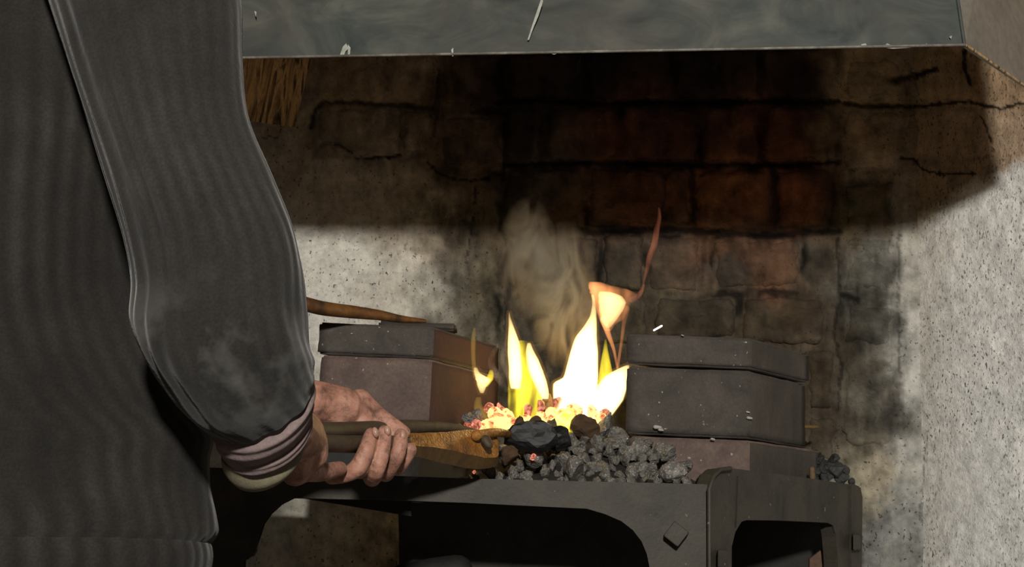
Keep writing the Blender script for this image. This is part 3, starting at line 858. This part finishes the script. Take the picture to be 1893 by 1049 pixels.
FM = {
 'white': vol_flame('flame_white', (1.0, .74, .30), 165),
 'yellow': vol_flame('flame_yellow', (1.0, .76, .03), 75, ns=38),
 'orange': vol_flame('flame_orange', (1.0, .36, .12), 60, ns=16),
 'red': vol_flame('flame_red', (1.0, .30, .15), 17, ns=30),
 'gold': vol_flame('flame_gold', (1.0, .62, .10), 16),
 'core': vol_flame('flame_core', (1.0, .66, .26), 70),
 'halo': vol_flame('flame_halo', (1.0, .50, .10), 7),
 'faint': vol_flame('flame_faint', (1.0, .66, .42), 5.0, ns=70),
}
def flame_part(name, rows, Y, mat, dep=.6, seed=0, n=14, wob=.0, parent=None, halo=None):
    halo = (mat is FM['white']) if halo is None else halo
    """rows: (y, xl, xr) from root to tip; a closed tapered tongue"""
    bm = bmesh.new()
    cs, hw = [], []
    for (y, xl, xr) in rows:
        cs.append(P((xl + xr) / 2, y, Y)); hw.append(max(.0006, (xr - xl) / 2 / F * Y))
    cs, hw = smooth_path(cs, hw, 5)
    rings = []
    for i, (c_, h_) in enumerate(zip(cs, hw)):
        yo = noise.noise(Vector((c_.z * 18, seed * 3.3, 0))) * .012
        ring = []
        for k in range(n):
            a = 2 * math.pi * k / n
            rr_ = 1 + wob * noise.noise(Vector((math.cos(a) * 1.5, c_.z * 25, seed)))
            ring.append(bm.verts.new(c_ + Vector((math.cos(a) * h_ * rr_, math.sin(a) * h_ * dep * rr_ + yo, 0))))
        rings.append(ring)
    for A, B in zip(rings[:-1], rings[1:]):
        for k in range(n): bm.faces.new((A[k], A[(k + 1) % n], B[(k + 1) % n], B[k]))
    for R_, s in ((rings[0], 1), (rings[-1], -1)):
        c_ = sum((v.co for v in R_), Vector()) / n
        m_ = bm.verts.new(c_)
        for k in range(n): bm.faces.new((R_[k], R_[(k + 1) % n], m_))
    if halo:
        flame_part.extra.append(flame_part('glow_fringe', [(y + (3 if i == 0 else -3), xl - 5, xr + 5) for i, (y, xl, xr) in enumerate(rows)], Y, FM['halo'], dep, seed, n, wob, None, False))
    return from_bm(name, bm, mat, parent, True)
flame_part.extra = []
def strand(name, pts, Y, mat):
    """pts: (x, y, halfwidth px)"""
    p, r = smooth_path([P(x, y, Y) for x, y, _ in pts], [w / F * Y for _, _, w in pts], 5)
    bm = bmesh.new(); tube_bm(bm, p, r, 8, True, True)
    return from_bm(name, bm, mat, None, True)
FYY = 2.47
f1 = empty('flame', P(1090, 790, FYY)); tag(f1, 'tallest white-yellow flame at the right, curling into an orange cup', 'flame')
adopt(f1,
 flame_part('tongue', [(782, 1056, 1100), (765, 1026, 1112), (740, 1022, 1108), (712, 1022, 1106), (700, 1040, 1106), (680, 1046, 1106), (650, 1054, 1106), (625, 1063, 1104), (605, 1078, 1104), (585, 1090, 1103), (565, 1094, 1101), (545, 1093, 1098)], FYY, FM['white'], .6, 1),
 flame_part('tongue', [(786, 1094, 1112), (765, 1092, 1134), (740, 1096, 1152), (715, 1104, 1160), (698, 1116, 1161), (685, 1138, 1162), (676, 1158, 1163)], FYY + .03, FM['white'], .5, 2),
 flame_part('yellow_tongue', [(745, 1100, 1138), (715, 1104, 1136), (690, 1107, 1133), (665, 1111, 1128), (645, 1115, 1124), (628, 1118, 1121)], FYY - .02, FM['yellow'], .6, 3),
 flame_part('yellow_tongue', [(812, 1044, 1054), (795, 1036, 1062), (775, 1024, 1066), (755, 1022, 1060)], FYY - .09, FM['yellow'], .5, 3),
 flame_part('cup', [(612, 1118, 1130), (600, 1111, 1138), (590, 1106, 1154), (578, 1102, 1160), (565, 1098, 1166), (552, 1092, 1174), (543, 1088, 1180), (534, 1086, 1162), (527, 1087, 1130), (521, 1090, 1112)], FYY + .01, FM['orange'], .32, 4),
 flame_part('cup_core', [(606, 1120, 1128), (592, 1110, 1140), (575, 1106, 1152), (560, 1104, 1158), (548, 1104, 1150), (540, 1108, 1128)], FYY + .005, FM['core'], .5, 14),
 strand('wisp', [(1116, 592, 8), (1126, 622, 5), (1135, 648, 3.2), (1141, 680, 2.2)], FYY, FM['orange']),
 strand('wisp', [(1157, 572, 8), (1153, 600, 4), (1149, 632, 3), (1144, 665, 3), (1139, 705, 2.5)], FYY, FM['orange']),
 strand('wisp', [(1168, 555, 6), (1182, 545, 5), (1190, 528, 3)], FYY, FM['red']),
 strand('wisp', [(1187, 540, 1.5), (1190, 520, 2.6), (1196, 498, 4), (1201, 475, 6), (1210, 450, 6.5), (1214, 425, 6), (1219, 402, 4), (1218, 385, 2)], FYY, FM['red']))
for o_ in [c for c in f1.children if c.name.startswith('cup')]: o_['label'] = 'orange cup shaped upper flame'
f2 = empty('flame', P(975, 790, FYY)); tag(f2, 'middle yellow flame with two pointed tips', 'flame')
adopt(f2,
 flame_part('tongue', [(720, 944, 962), (700, 940, 966), (680, 940, 966), (655, 938, 964), (635, 938, 961), (618, 939, 955), (602, 940, 949), (588, 940, 944), (578, 941, 942)], FYY, FM['white'], .7, 5),
 flame_part('tongue', [(738, 1000, 1014), (725, 994, 1015), (705, 984, 1011), (685, 976, 1004), (665, 973, 996), (648, 972, 987), (634, 975, 981)], FYY - .01, FM['white'], .7, 6),
 flame_part('yellow_tongue', [(792, 960, 980), (770, 940, 992), (745, 938, 1002), (720, 938, 1008), (700, 940, 1004), (675, 944, 996), (655, 952, 984), (630, 958, 974)], FYY + .01, FM['yellow'], .5, 7),
 strand('wisp', [(942, 700, 5), (930, 670, 6), (932, 640, 4), (938, 622, 2)], FYY, FM['faint']),
 strand('wisp', [(936, 720, 6), (915, 690, 8), (908, 665, 6), (920, 640, 4)], FYY + .01, FM['faint']),
 strand('wisp', [(1006, 700, 5), (1016, 690, 6), (1010, 670, 3)], FYY, FM['faint']))
f3 = empty('flame', P(893, 760, FYY)); tag(f3, 'small low flame at the left with a thin golden streak above', 'flame')
adopt(f3,
 flame_part('tongue', [(728, 888, 894), (715, 882, 900), (702, 878, 908), (690, 876, 888), (680, 876, 882)], FYY, FM['white'], .45, 8),
 flame_part('tongue', [(715, 892, 902), (702, 896, 912), (692, 902, 913), (685, 905, 911)], FYY, FM['yellow'], .7, 9),
 strand('wisp', [(878, 696, 4), (875, 660, 4.5), (875, 630, 5), (877, 608, 2.5)], FYY, FM['gold']),
 flame_part('yellow_tongue', [(790, 884, 900), (770, 876, 906), (750, 876, 892), (735, 880, 890)], FYY, FM['gold'], .6, 11))
for o_ in flame_part.extra:
    x_ = sum((v.co.x for v in o_.data.vertices)) / len(o_.data.vertices)
    adopt(f1 if x_ > .06 else (f2 if x_ > -.02 else f3), o_)
def vol_smoke(seed, dens):
    m = bpy.data.materials.new('smoke_wisps'); m.use_nodes = True
    nt = m.node_tree; nt.nodes.clear()
    N = nt.nodes.new; Lk = nt.links.new
    out = N('ShaderNodeOutputMaterial')
    vsn = N('ShaderNodeVolumeScatter')
    vsn.inputs['Color'].default_value = (1.0, .74, .47, 1)
    tc = N('ShaderNodeTexCoord')
    mp = N('ShaderNodeMapping'); mp.inputs['Location'].default_value = (seed, seed, 0); mp.inputs['Scale'].default_value = (1.3, .6, .75)
    nz = N('ShaderNodeTexNoise'); nz.inputs['Scale'].default_value = 11; nz.inputs['Detail'].default_value = 5; nz.inputs['Distortion'].default_value = 1.3
    Lk(tc.outputs['Object'], mp.inputs[0]); Lk(mp.outputs[0], nz.inputs['Vector'])
    # curling sheets: strongest where the noise crosses its middle value
    a1 = N('ShaderNodeMath'); a1.operation = 'SUBTRACT'; a1.inputs[1].default_value = .5; Lk(nz.outputs[0], a1.inputs[0])
    a2 = N('ShaderNodeMath'); a2.operation = 'ABSOLUTE'; Lk(a1.outputs[0], a2.inputs[0])
    mr = N('ShaderNodeMapRange'); mr.inputs['From Min'].default_value = .16; mr.inputs['From Max'].default_value = .0; mr.inputs['To Max'].default_value = dens
    Lk(a2.outputs[0], mr.inputs[0])
    g1 = N('ShaderNodeMapping'); g1.inputs['Location'].default_value = (-1, -1, -1); g1.inputs['Scale'].default_value = (2, 2, 2)
    g2 = N('ShaderNodeTexGradient'); g2.gradient_type = 'SPHERICAL'
    Lk(tc.outputs['Generated'], g1.inputs[0]); Lk(g1.outputs[0], g2.inputs[0])
    mu = N('ShaderNodeMath'); mu.operation = 'MULTIPLY'; Lk(mr.outputs[0], mu.inputs[0]); Lk(g2.outputs[1], mu.inputs[1])
    Lk(mu.outputs[0], vsn.inputs['Density']); Lk(vsn.outputs[0], out.inputs['Volume'])
    return m
def puff(cx, cy, rx, ry, Y, mat):
    rows = [(cy + ry * math.cos(a), cx - rx * max(.04, math.sin(a)), cx + rx * max(.04, math.sin(a))) for a in np.linspace(0, math.pi, 11)]
    return flame_part('smoke', rows, Y, mat, .8, 20, 20, 0, None, False)
for (cx, cy, rx, ry, dn, lb) in ((975, 480, 62, 120, 26, 'thin tan smoke rising above the middle flame'), (1040, 545, 70, 140, 34, 'curling tan smoke between the two flames, before the wall')):
    sm = puff(cx, cy, rx, ry, 2.56, vol_smoke(cx * .01, dn))
    tag(sm, lb, 'smoke', kind='stuff')
m = bpy.data.materials.new('spark_glow'); m.use_nodes = True
b = m.node_tree.nodes['Principled BSDF']; b.inputs['Emission Color'].default_value = (1, .9, .75, 1); b.inputs['Emission Strength'].default_value = 6
spk = tube('spark', [P(1209, 611, 2.36), P(1223, 603, 2.36)], [.0014, .0016], m, n=8)
tag(spk, 'tiny white spark flying above the right brick stack', 'spark')

# ------------------------------------------------------------------ the smith
def pair(lx, ly, rx, ry, Y, dr=.8, sag=0.0, dY=0.0, raw=False):
    """a section from its left and right outline pixels; dr depth ratio, sag px along the path on the near side"""
    Y = T(Y) if Y > 1.16 and not raw else Y
    Lp = P(lx, ly, Y - dY); Rp = P(rx, ry, Y + dY)
    c_ = (Lp + Rp) / 2; a = (Rp - Lp) / 2
    d = (c_ - CAM).normalized()
    t2 = Vector((-(ry - ly), rx - lx)).normalized()        # image direction of the path (down)
    dn = (P((lx + rx) / 2 + t2.x * 10, (ly + ry) / 2 + t2.y * 10, Y) - P((lx + rx) / 2, (ly + ry) / 2, Y)) / 10
    b_ = -d * a.length * dr + dn * sag
    return c_, a, b_
def loft(name, secs, mat, nc=96, sub=8, disp=None, parent=None, power=2.0, cap=False):
    n0 = len(secs)
    C_, _ = smooth_path([s[0] for s in secs], [0] * n0, sub)
    A_, _ = smooth_path([s[1] for s in secs], [0] * n0, sub)
    B_, _ = smooth_path([s[2] for s in secs], [0] * n0, sub)
    nr = len(C_)
    pos = []
    for i in range(nr):
        for k in range(nc + 1):
            th = 2 * math.pi * k / nc
            ct, st = math.cos(th), math.sin(th)
            e = 2.0 / power
            p = A_[i] * (abs(ct) ** e * (1 if ct > 0 else -1)) + B_[i] * (abs(st) ** e * (1 if st > 0 else -1))
            if disp: p = p * (1 + disp(k / nc, i / (nr - 1), th))
            pos.append(C_[i] + p)
    me = bpy.data.meshes.new(name)
    fs = []
    for i in range(nr - 1):
        for k in range(nc):
            a = i * (nc + 1) + k
            fs.append((a, a + 1, a + nc + 2, a + nc + 1))
    me.from_pydata([tuple(p) for p in pos], [], fs)
    uv = me.uv_layers.new(name='UVMap')
    for poly in me.polygons:
        for li, vi in zip(poly.loop_indices, poly.vertices):
            uv.data[li].uv = ((vi % (nc + 1)) / nc, (vi // (nc + 1)) / (nr - 1))
    me.polygons.foreach_set('use_smooth', [True] * len(me.polygons))
    o = link(name, me, mat, parent)
    so = o.modifiers.new('thickness', 'SOLIDIFY'); so.thickness = .003; so.offset = -1
    return o
def knit(name, ribs, c0, c1, rag=.5, worn_highlight=False):
    t = NT(name)
    sx = t.new('ShaderNodeSeparateXYZ'); t.L(t.tc.outputs['UV'], sx.inputs[0])
    w = t.math('MULTIPLY', t.noise(3, 2, .5), .03)
    ph = t.math('MULTIPLY', t.math('ADD', sx.outputs[0], w), ribs * 6.2832)
    s_ = t.math('SINE', ph)
    f = t.math('ADD', t.math('MULTIPLY', s_, .5), .5)
    f = t.math('MULTIPLY', f, t.ramp(t.noise(6, 3, .6), [(.38, .15), (.62, 1.)]))
    c = t.mix(f, c0, c1)
    c = t.mix(.7, c, t.ramp(t.noise(9, 5, .7), [(.3, .55), (.7, 1.25)]), 'MULTIPLY')
    c = t.mix(.35, c, t.ramp(t.noise(420, 2, .5), [(.35, .5), (.65, 1.3)]), 'MULTIPLY')
    if worn_highlight:   # highlights painted in as lighter rubbed patches around the elbow and above the cuff
        wz = t.ramp(sx.outputs[1], [(.55, 0.), (.72, 1.)])
        wn = t.ramp(t.noise(17, 4, .6), [(.50, 0.), (.66, .75)])
        c = t.mix(t.math('MULTIPLY', wz, wn), c, (.075, .074, .070))
    h = t.math('ADD', f, t.math('MULTIPLY', t.noise(380, 2, .6), .25))
    h = t.math('ADD', h, t.math('MULTIPLY', t.noise(14, 4, .6), 2.5))
    m_ = t.fin(c, .95, t.bump(h, rag, .0022), 0, .1)
    t.b.inputs['Sheen Weight'].default_value = .15
    return m_
M['knit_b'] = knit('grey_ribbed_knit', 52, (.015, .0139, .0126), (.027, .025, .0227))
M['knit_s'] = knit('grey_knit_sleeve', 30, (.0192, .018, .0166), (.0280, .0264, .0244), .5, True)
M['shirt'] = blotchy('mauve_grey_shirt', [S(104, 90, 92), S(124, 108, 108), S(112, 100, 96)], 16, .9, .5, .002, 300, spec=.15)
M['vest'] = blotchy('olive_undershirt', [S(108, 102, 84), S(124, 118, 98)], 16, .9, .5, .002, 300, spec=.15)
M['jeans'] = blotchy('blue_grey_denim', [S(52, 56, 66), S(70, 74, 84)], 20, .9, .5, .002, 300)
M['boot'] = blotchy('black_leather', [(.012, .01, .009), (.03, .027, .024)], 20, .5, .4)
M['hair'] = blotchy('brown_hair', [(.03, .02, .012), (.06, .04, .025)], 40, .6, .8, .004, streak=(1, 1, .2))
t = NT('working_hands_skin')
n1 = t.noise(26, 6, .65)
c = t.ramp(n1, [(.28, S(112, 74, 62)), (.5, S(168, 122, 104)), (.72, S(190, 142, 122))])
c = t.mix(t.ramp(t.noise(60, 5, .7), [(.48, 0.), (.66, .65)]), c, S(66, 48, 40))
M['skin'] = t.fin(c, .5, t.bump(t.noise(170, 5, .7), .5, .0025), 0, .45)
t.b.inputs['Subsurface Weight'].default_value = .06
t.b.inputs['Subsurface Radius'].default_value = (.01, .004, .002)
M['nail'] = blotchy('dirty_fingernail', [S(176, 134, 118), S(196, 158, 140)], 60, .35, .2, .001, spec=.5)

def blob_mesh(name, chains, voxel, smooth_it=2):
    bm = bmesh.new()
    for ch in chains:
        pts, rad = ch[0], ch[1]
        fl = ch[2] if len(ch) > 2 else 1.0
        p, r = smooth_path(pts, rad, 4)
        tube_bm(bm, p, r, 16, True, True, fl, ch[3] if len(ch) > 3 else None)
    me = bpy.data.meshes.new('tmp'); bmesh.ops.recalc_face_normals(bm, faces=bm.faces)
    bm.to_mesh(me); bm.free()
    o = bpy.data.objects.new('tmp', me); COL.objects.link(o)
    r_ = o.modifiers.new('r', 'REMESH'); r_.mode = 'VOXEL'; r_.voxel_size = voxel; r_.use_smooth_shade = True
    s_ = o.modifiers.new('s', 'SMOOTH'); s_.factor = .5; s_.iterations = smooth_it
    dg = bpy.context.evaluated_depsgraph_get()
    me2 = bpy.data.meshes.new_from_object(o.evaluated_get(dg))
    bpy.data.objects.remove(o)
    return me2

# skeleton points (metres)
hipc = Vector((-.53, 1.20, .88)); chest = Vector((-.53, 1.24, 1.22)); neckp = Vector((-.52, 1.29, 1.47)); headp = Vector((-.49, 1.37, 1.62))
rs_ = P(190, -160, 1.13); rel = P(400, 560, 1.12); rwr = PT(545, 800, 1.40)
ls_ = Vector((-.70, 1.18, 1.38)); lel = Vector((-.47, 1.42, 1.10))
coarse = [
 ([hipc + Vector((0, 0, -.05)), hipc + Vector((0, 0, .1)), chest, chest + Vector((0, .02, .14)), neckp], [.075, .072, .075, .07, .055]),
 ([rs_ + Vector((-.12, 0, .02)), rs_, rel + (rs_ - rel) * .4, rel], [.06, .055, .045, .04]),
 ([ls_ + Vector((.12, 0, .02)), ls_, (ls_ + lel) * .5, lel], [.06, .055, .045, .04]),
 ([neckp, neckp + Vector((.01, .04, .06))], [.055, .055]),
 ([headp + Vector((0, .03, -.06)), headp + Vector((0, .02, .0)), headp + Vector((0, -.01, .05))], [.065, .082, .088]),
 ([headp + Vector((0, .105, .01)), headp + Vector((0, .125, -.025))], [.012, .016]),
 ([headp + Vector((-.085, .01, .02)), headp + Vector((-.09, .0, -.015))], [.016, .012]),
 ([headp + Vector((.085, .01, .02)), headp + Vector((.09, .0, -.015))], [.016, .012]),
 ([headp + Vector((-.02, .085, -.055)), headp + Vector((.02, .085, -.055))], [.012, .012]),
 ([hipc + Vector((-.09, 0, -.03)), Vector((-.60, 1.23, .48)), Vector((-.60, 1.17, .09))], [.06, .05, .04]),
 ([hipc + Vector((.09, 0, -.03)), Vector((-.40, 1.25, .48)), Vector((-.39, 1.21, .09))], [.06, .05, .04]),
]
# hands (pixel paths on their own depths)
def Q(*a): return P(*a)
YL = 1.645
fine = [
 # right forearm, wrist and back of hand
 ([rel, PT(470, 730, 1.22), PT(540, 805, 1.38)], [0.0448, 0.0403, 0.0347]),
 ([PT(535, 795, 1.37), PT(563, 812, 1.43), PT(572, 838, 1.45)], [0.0336, 0.0274, 0.0246]),
 ([PT(572, 795, 1.44), PT(577, 830, 1.46), PT(560, 866, 1.455)], [0.0185, 0.0185, 0.0196]),
 ([PT(545, 830, 1.42), PT(546, 872, 1.43)], [0.0269, 0.0190]),
 # right fingers closed round the reins on the far side
 ([PT(566, 790, 1.46), PT(574, 778, 1.50), PT(580, 800, 1.545), PT(578, 825, 1.535)], [0.0129, 0.0118, 0.0112, 0.0101]),
 ([PT(552, 786, 1.45), PT(556, 775, 1.49), PT(560, 797, 1.53), PT(560, 825, 1.52)], [0.0129, 0.0118, 0.0112, 0.0101]),
 ([PT(536, 786, 1.43), PT(538, 778, 1.47), PT(542, 797, 1.51), PT(542, 825, 1.50)], [0.0123, 0.0112, 0.0106, 0.0095]),
 ([PT(520, 790, 1.41), PT(520, 782, 1.45), PT(524, 800, 1.48), PT(524, 822, 1.47)], [0.0112, 0.0101, 0.0095, 0.0090]),
 # right thumb running forward below the reins
 ([PT(560, 868, 1.46), PT(592, 874, 1.51), PT(628, 867, 1.565)], [0.0157, 0.0125, 0.0103]),
 # left forearm, wrist
 ([lel, PT(480, 735, 1.58), PT(575, 745, 1.665), PT(632, 756, 1.71)], [0.0448, 0.0370, 0.0336, 0.0325]),
 ([PT(625, 755, 1.71), PT(665, 768, 1.735), PT(690, 785, 1.745)], [0.0319, 0.0246, 0.0207]),
 # left palm behind the reins
 ([PT(665, 780, 1.725), PT(690, 815, 1.735), PT(706, 845, 1.73)], [0.0224, 0.0202, 0.0179]),
 ([PT(690, 780, 1.745), PT(722, 812, 1.765), PT(728, 840, 1.76)], [0.0179, 0.0179, 0.0157]),
 # left thumb along the top
 ([PT(665, 742, 1.735), PT(695, 768, 1.745), PT(724, 787, 1.755), PT(746, 800, 1.76)], [0.0185, 0.0151, 0.0129, 0.0106]),
 # left fingers coming up on the near side
 ([PT(612, 884, 1.60), PT(640, 878, 1.59), PT(662, 864, 1.582), PT(676, 836, 1.585), PT(686, 804, 1.60)], [0.0095, 0.0110, 0.0129, 0.0118, 0.0099]),
 ([PT(664, 872, 1.66), PT(672, 866, 1.60), PT(664, 862, 1.585)], [0.0112, 0.0112, 0.0112]),
 ([PT(700, 862, 1.72), PT(688, 884, 1.66), PT(694, 872, 1.605), PT(706, 840, 1.60), PT(711, 799, 1.615)], [0.0123, 0.0129, 0.0125, 0.0112, 0.0099]),
 ([PT(720, 850, 1.75), PT(712, 876, 1.69), PT(722, 862, 1.64), PT(737, 835, 1.63), PT(741, 805, 1.64)], [0.0123, 0.0125, 0.0121, 0.0112, 0.0099]),
 ([PT(738, 846, 1.77), PT(735, 866, 1.72), PT(745, 852, 1.69), PT(757, 833, 1.68)], [0.0112, 0.0118, 0.0112, 0.0110]),
]
body_c = blob_mesh('b', coarse, .008)
body_f = blob_mesh('f', fine, .0018, 2)
bm = bmesh.new(); bm.from_mesh(body_c); bm.from_mesh(body_f)
person = from_bm('person', bm, M['skin'], None, True)
tag(person, 'person in a dark grey knitted sweater, seen from behind, gripping tongs with both hands', 'person')
person.data.polygons.foreach_set('use_smooth', [True] * len(person.data.polygons))

def nail(px, py, Y, ang, w=6.5, h=10):
    bm = bmesh.new()
    ca, sa = math.cos(ang), math.sin(ang)
    top, low = [], []
    n_ = 14
    Y = Y - .0045
    ctr = PT(px, py, Y)
    d = (CAM - ctr).normalized()
    c1 = bm.verts.new(ctr + d * .0018)
    for k in range(n_):
        a = 2 * math.pi * k / n_
        u, v = math.cos(a) * w, math.sin(a) * h
        top.append(bm.verts.new(PT(px + u * ca - v * sa, py + u * sa + v * ca, Y)))
    for k in range(n_): bm.faces.new((top[k], top[(k + 1) % n_], c1))
    o = from_bm('fingernail', bm, M['nail'], None, True)
    so = o.modifiers.new('t', 'SOLIDIFY'); so.thickness = .001
    o.parent = person
    return o
nail(694, 800, 1.5915, -.25, 5.5, 9.5)
nail(716, 797, 1.6075, -.12, 5.5, 9.5)
nail(744, 806, 1.632, .0, 4.5, 8.5)

def body_disp(u, v, th):
    return .006 * math.sin(th * 9 + v * 6 + 1.5 * math.sin(v * 7)) * (0.4 + v) + .02 * noise.noise(Vector((math.cos(th) * 2, math.sin(th) * 2, v * 5)))
def off(l, y): return (l[0], y)
tor = []
for (y, xr, ys_) in [(-330, 100, .55), (-270, 205, .8), (-180, 250, 1), (0, 268, 1), (200, 262, 1), (400, 256, 1), (540, 262, 1), (640, 290, 1), (700, 316, 1), (750, 345, 1), (785, 378, 1), (815, 394, 1), (850, 387, 1), (900, 388, 1), (950, 398, 1), (985, 400, 1), (1004, 384, 1)]:
    wd = 900 if y > -250 else (700 if y > -300 else 380)
    tor.append(pair(xr - wd, y - 10, xr, y, 1.235, .50 * ys_, raw=True))
sweater = loft('sweater', tor, M['knit_b'], 180, 6, body_disp, person, 2.3)
hem = [pair(388 - 900, 990, 378, 996, 1.235, .52, raw=True), pair(386 - 900, 1004, 384, 1006, 1.235, .525, raw=True), pair(386 - 900, 1030, 388, 1030, 1.235, .525, raw=True), pair(384 - 900, 1060, 384, 1062, 1.235, .51, raw=True)]
hemo = loft('sweater_hem', hem, M['knit_b'], 180, 6, lambda u, v, th: .008 * math.sin(th * 9 + 1), person, 2.3)

def slv_disp(u, v, th):
    f = .012 * math.sin(th * 4 + v * 5 + 1.2 * math.sin(v * 9)) * min(1, v * 2)
    m = math.exp(-((th - 2.45) / .42) ** 2) * min(1, max(0, (v - .05) * 5)) * min(1, max(0, (1 - v) * 6))
    f += .022 * m * math.sin(th * 21 + 3.0 * math.sin(v * 4))            # long folds down the inner edge
    e = max(0, v - .62) * 2.6
    f += .026 * e * math.sin(th * 12 + v * 7 + 2 * math.sin(v * 9)) * math.exp(-((th - 1.5) / .9) ** 2)
    f += .020 * e * math.sin(v * 38 + 2.5 * math.sin(th * 2) + th * 3)   # slack above the cuff
    f += .022 * math.exp(-((th - .2) / .5) ** 2) * math.sin(v * 30) * e
    return f + .045 * noise.noise(Vector((math.cos(th) * 1.6, math.sin(th) * 1.6, v * 6)))
slv = [pair(60, -215, 330, -250, 1.13, .85), pair(50, -130, 420, -150, 1.11, .85), pair(92, 0, 447, 0, 1.09, .85), pair(128, 120, 449, 110, 1.08, .85), pair(165, 230, 457, 215, 1.07, .85), pair(203, 345, 500, 325, 1.06, .85), pair(228, 440, 540, 420, 1.06, .85),
       pair(240, 520, 556, 490, 1.06, .85, .0), pair(240, 590, 562, 560, 1.065, .86, 6), pair(262, 660, 570, 620, 1.075, .88, 20), pair(300, 720, 577, 655, 1.09, .95, 34), pair(350, 775, 579, 680, 1.105, 1.02, 44), pair(400, 806, 577, 697, 1.12, 1.08, 50)]
sleeve = loft('sleeve', slv, M['knit_s'], 140, 8, slv_disp, person)
sleeve['label'] = 'thick knitted right sleeve pushed up the forearm'
def cuff_disp(u, v, th): return .02 * math.sin(v * 20 + math.sin(th * 3)) + .02 * noise.noise(Vector((math.cos(th) * 2, math.sin(th) * 2, v * 3)))
cf = [pair(398, 796, 574, 684, 1.122, .98, 46), pair(396, 812, 577, 706, 1.125, 1.06, 55), pair(402, 830, 573, 730, 1.13, 1.04, 55), pair(412, 846, 570, 752, 1.14, .94, 50)]
cuff = loft('shirt_cuff', cf, M['shirt'], 96, 8, cuff_disp, person)
cf2 = [pair(412, 826, 568, 735, 1.14, .92, 46), pair(412, 848, 571, 756, 1.145, 1.0, 58), pair(420, 862, 567, 778, 1.15, .94, 52)]
cuff2 = loft('shirt_cuff', cf2, M['shirt'], 96, 8, cuff_disp, person)
cf3 = [pair(410, 852, 560, 780, 1.145, .8, 40), pair(414, 874, 558, 802, 1.155, .9, 56), pair(428, 890, 545, 826, 1.158, .8, 46)]
cuff3 = loft('undershirt_cuff', cf3, M['vest'], 96, 8, None, person)
cuff3['label'] = 'olive grey undershirt cuff hanging lowest'
# left sleeve, hidden behind the body except from the side
def ring(c_, r, ax):
    ax = ax.normalized(); s_ = ax.cross(Vector((0, 0, 1))).normalized(); w_ = s_.cross(ax)
    return c_, s_ * r, w_ * r
lw = PT(510, 742, 1.60)
lsl = [ring(ls_ + Vector((.05, -.02, .04)), .085, Vector((-.5, .2, -1))), ring(ls_, .082, Vector((.1, .4, -1))), ring((ls_ + lel) / 2, .07, lel - ls_), ring(lel, .064, lw - ls_), ring((lel + lw) / 2, .055, lw - lel), ring(lel + (lw - lel) * .85, .047, lw - lel)]
lsle = loft('sleeve', lsl, M['knit_s'], 96, 6, slv_disp, person)
def legtube(name, pts, rad, mat):
    p, r = smooth_path(pts, rad, 5); bm = bmesh.new(); tube_bm(bm, p, r, 24, True, False)
    return from_bm(name, bm, mat, person, True)
legtube('trousers', [hipc + Vector((-.10, .06, -.08)), Vector((-.60, 1.25, .48)), Vector((-.60, 1.17, .06))], [.095, .085, .075], M['jeans'])
legtube('trousers', [hipc + Vector((.10, .06, -.08)), Vector((-.40, 1.26, .48)), Vector((-.39, 1.21, .06))], [.095, .085, .075], M['jeans'])
legtube('trousers', [hipc + Vector((-.07, .05, -.04)), hipc + Vector((.07, .05, -.04))], [.09, .09], M['jeans'])
for x_, y_ in ((-.60, 1.17), (-.39, 1.21)):
    legtube('boot', [Vector((x_, y_ - .06, .045)), Vector((x_, y_ + .02, .05)), Vector((x_, y_ + .14, .04)), Vector((x_, y_ + .19, .03))], [.03, .045, .042, .025], M['boot'])
hm = blob_mesh('h', [([headp + Vector((0, .0, .09)), headp + Vector((0, -.03, .05)), headp + Vector((0, -.03, -.02))], [.07, .083, .07])], .006)
hair = link('hair', hm, M['hair'], person)
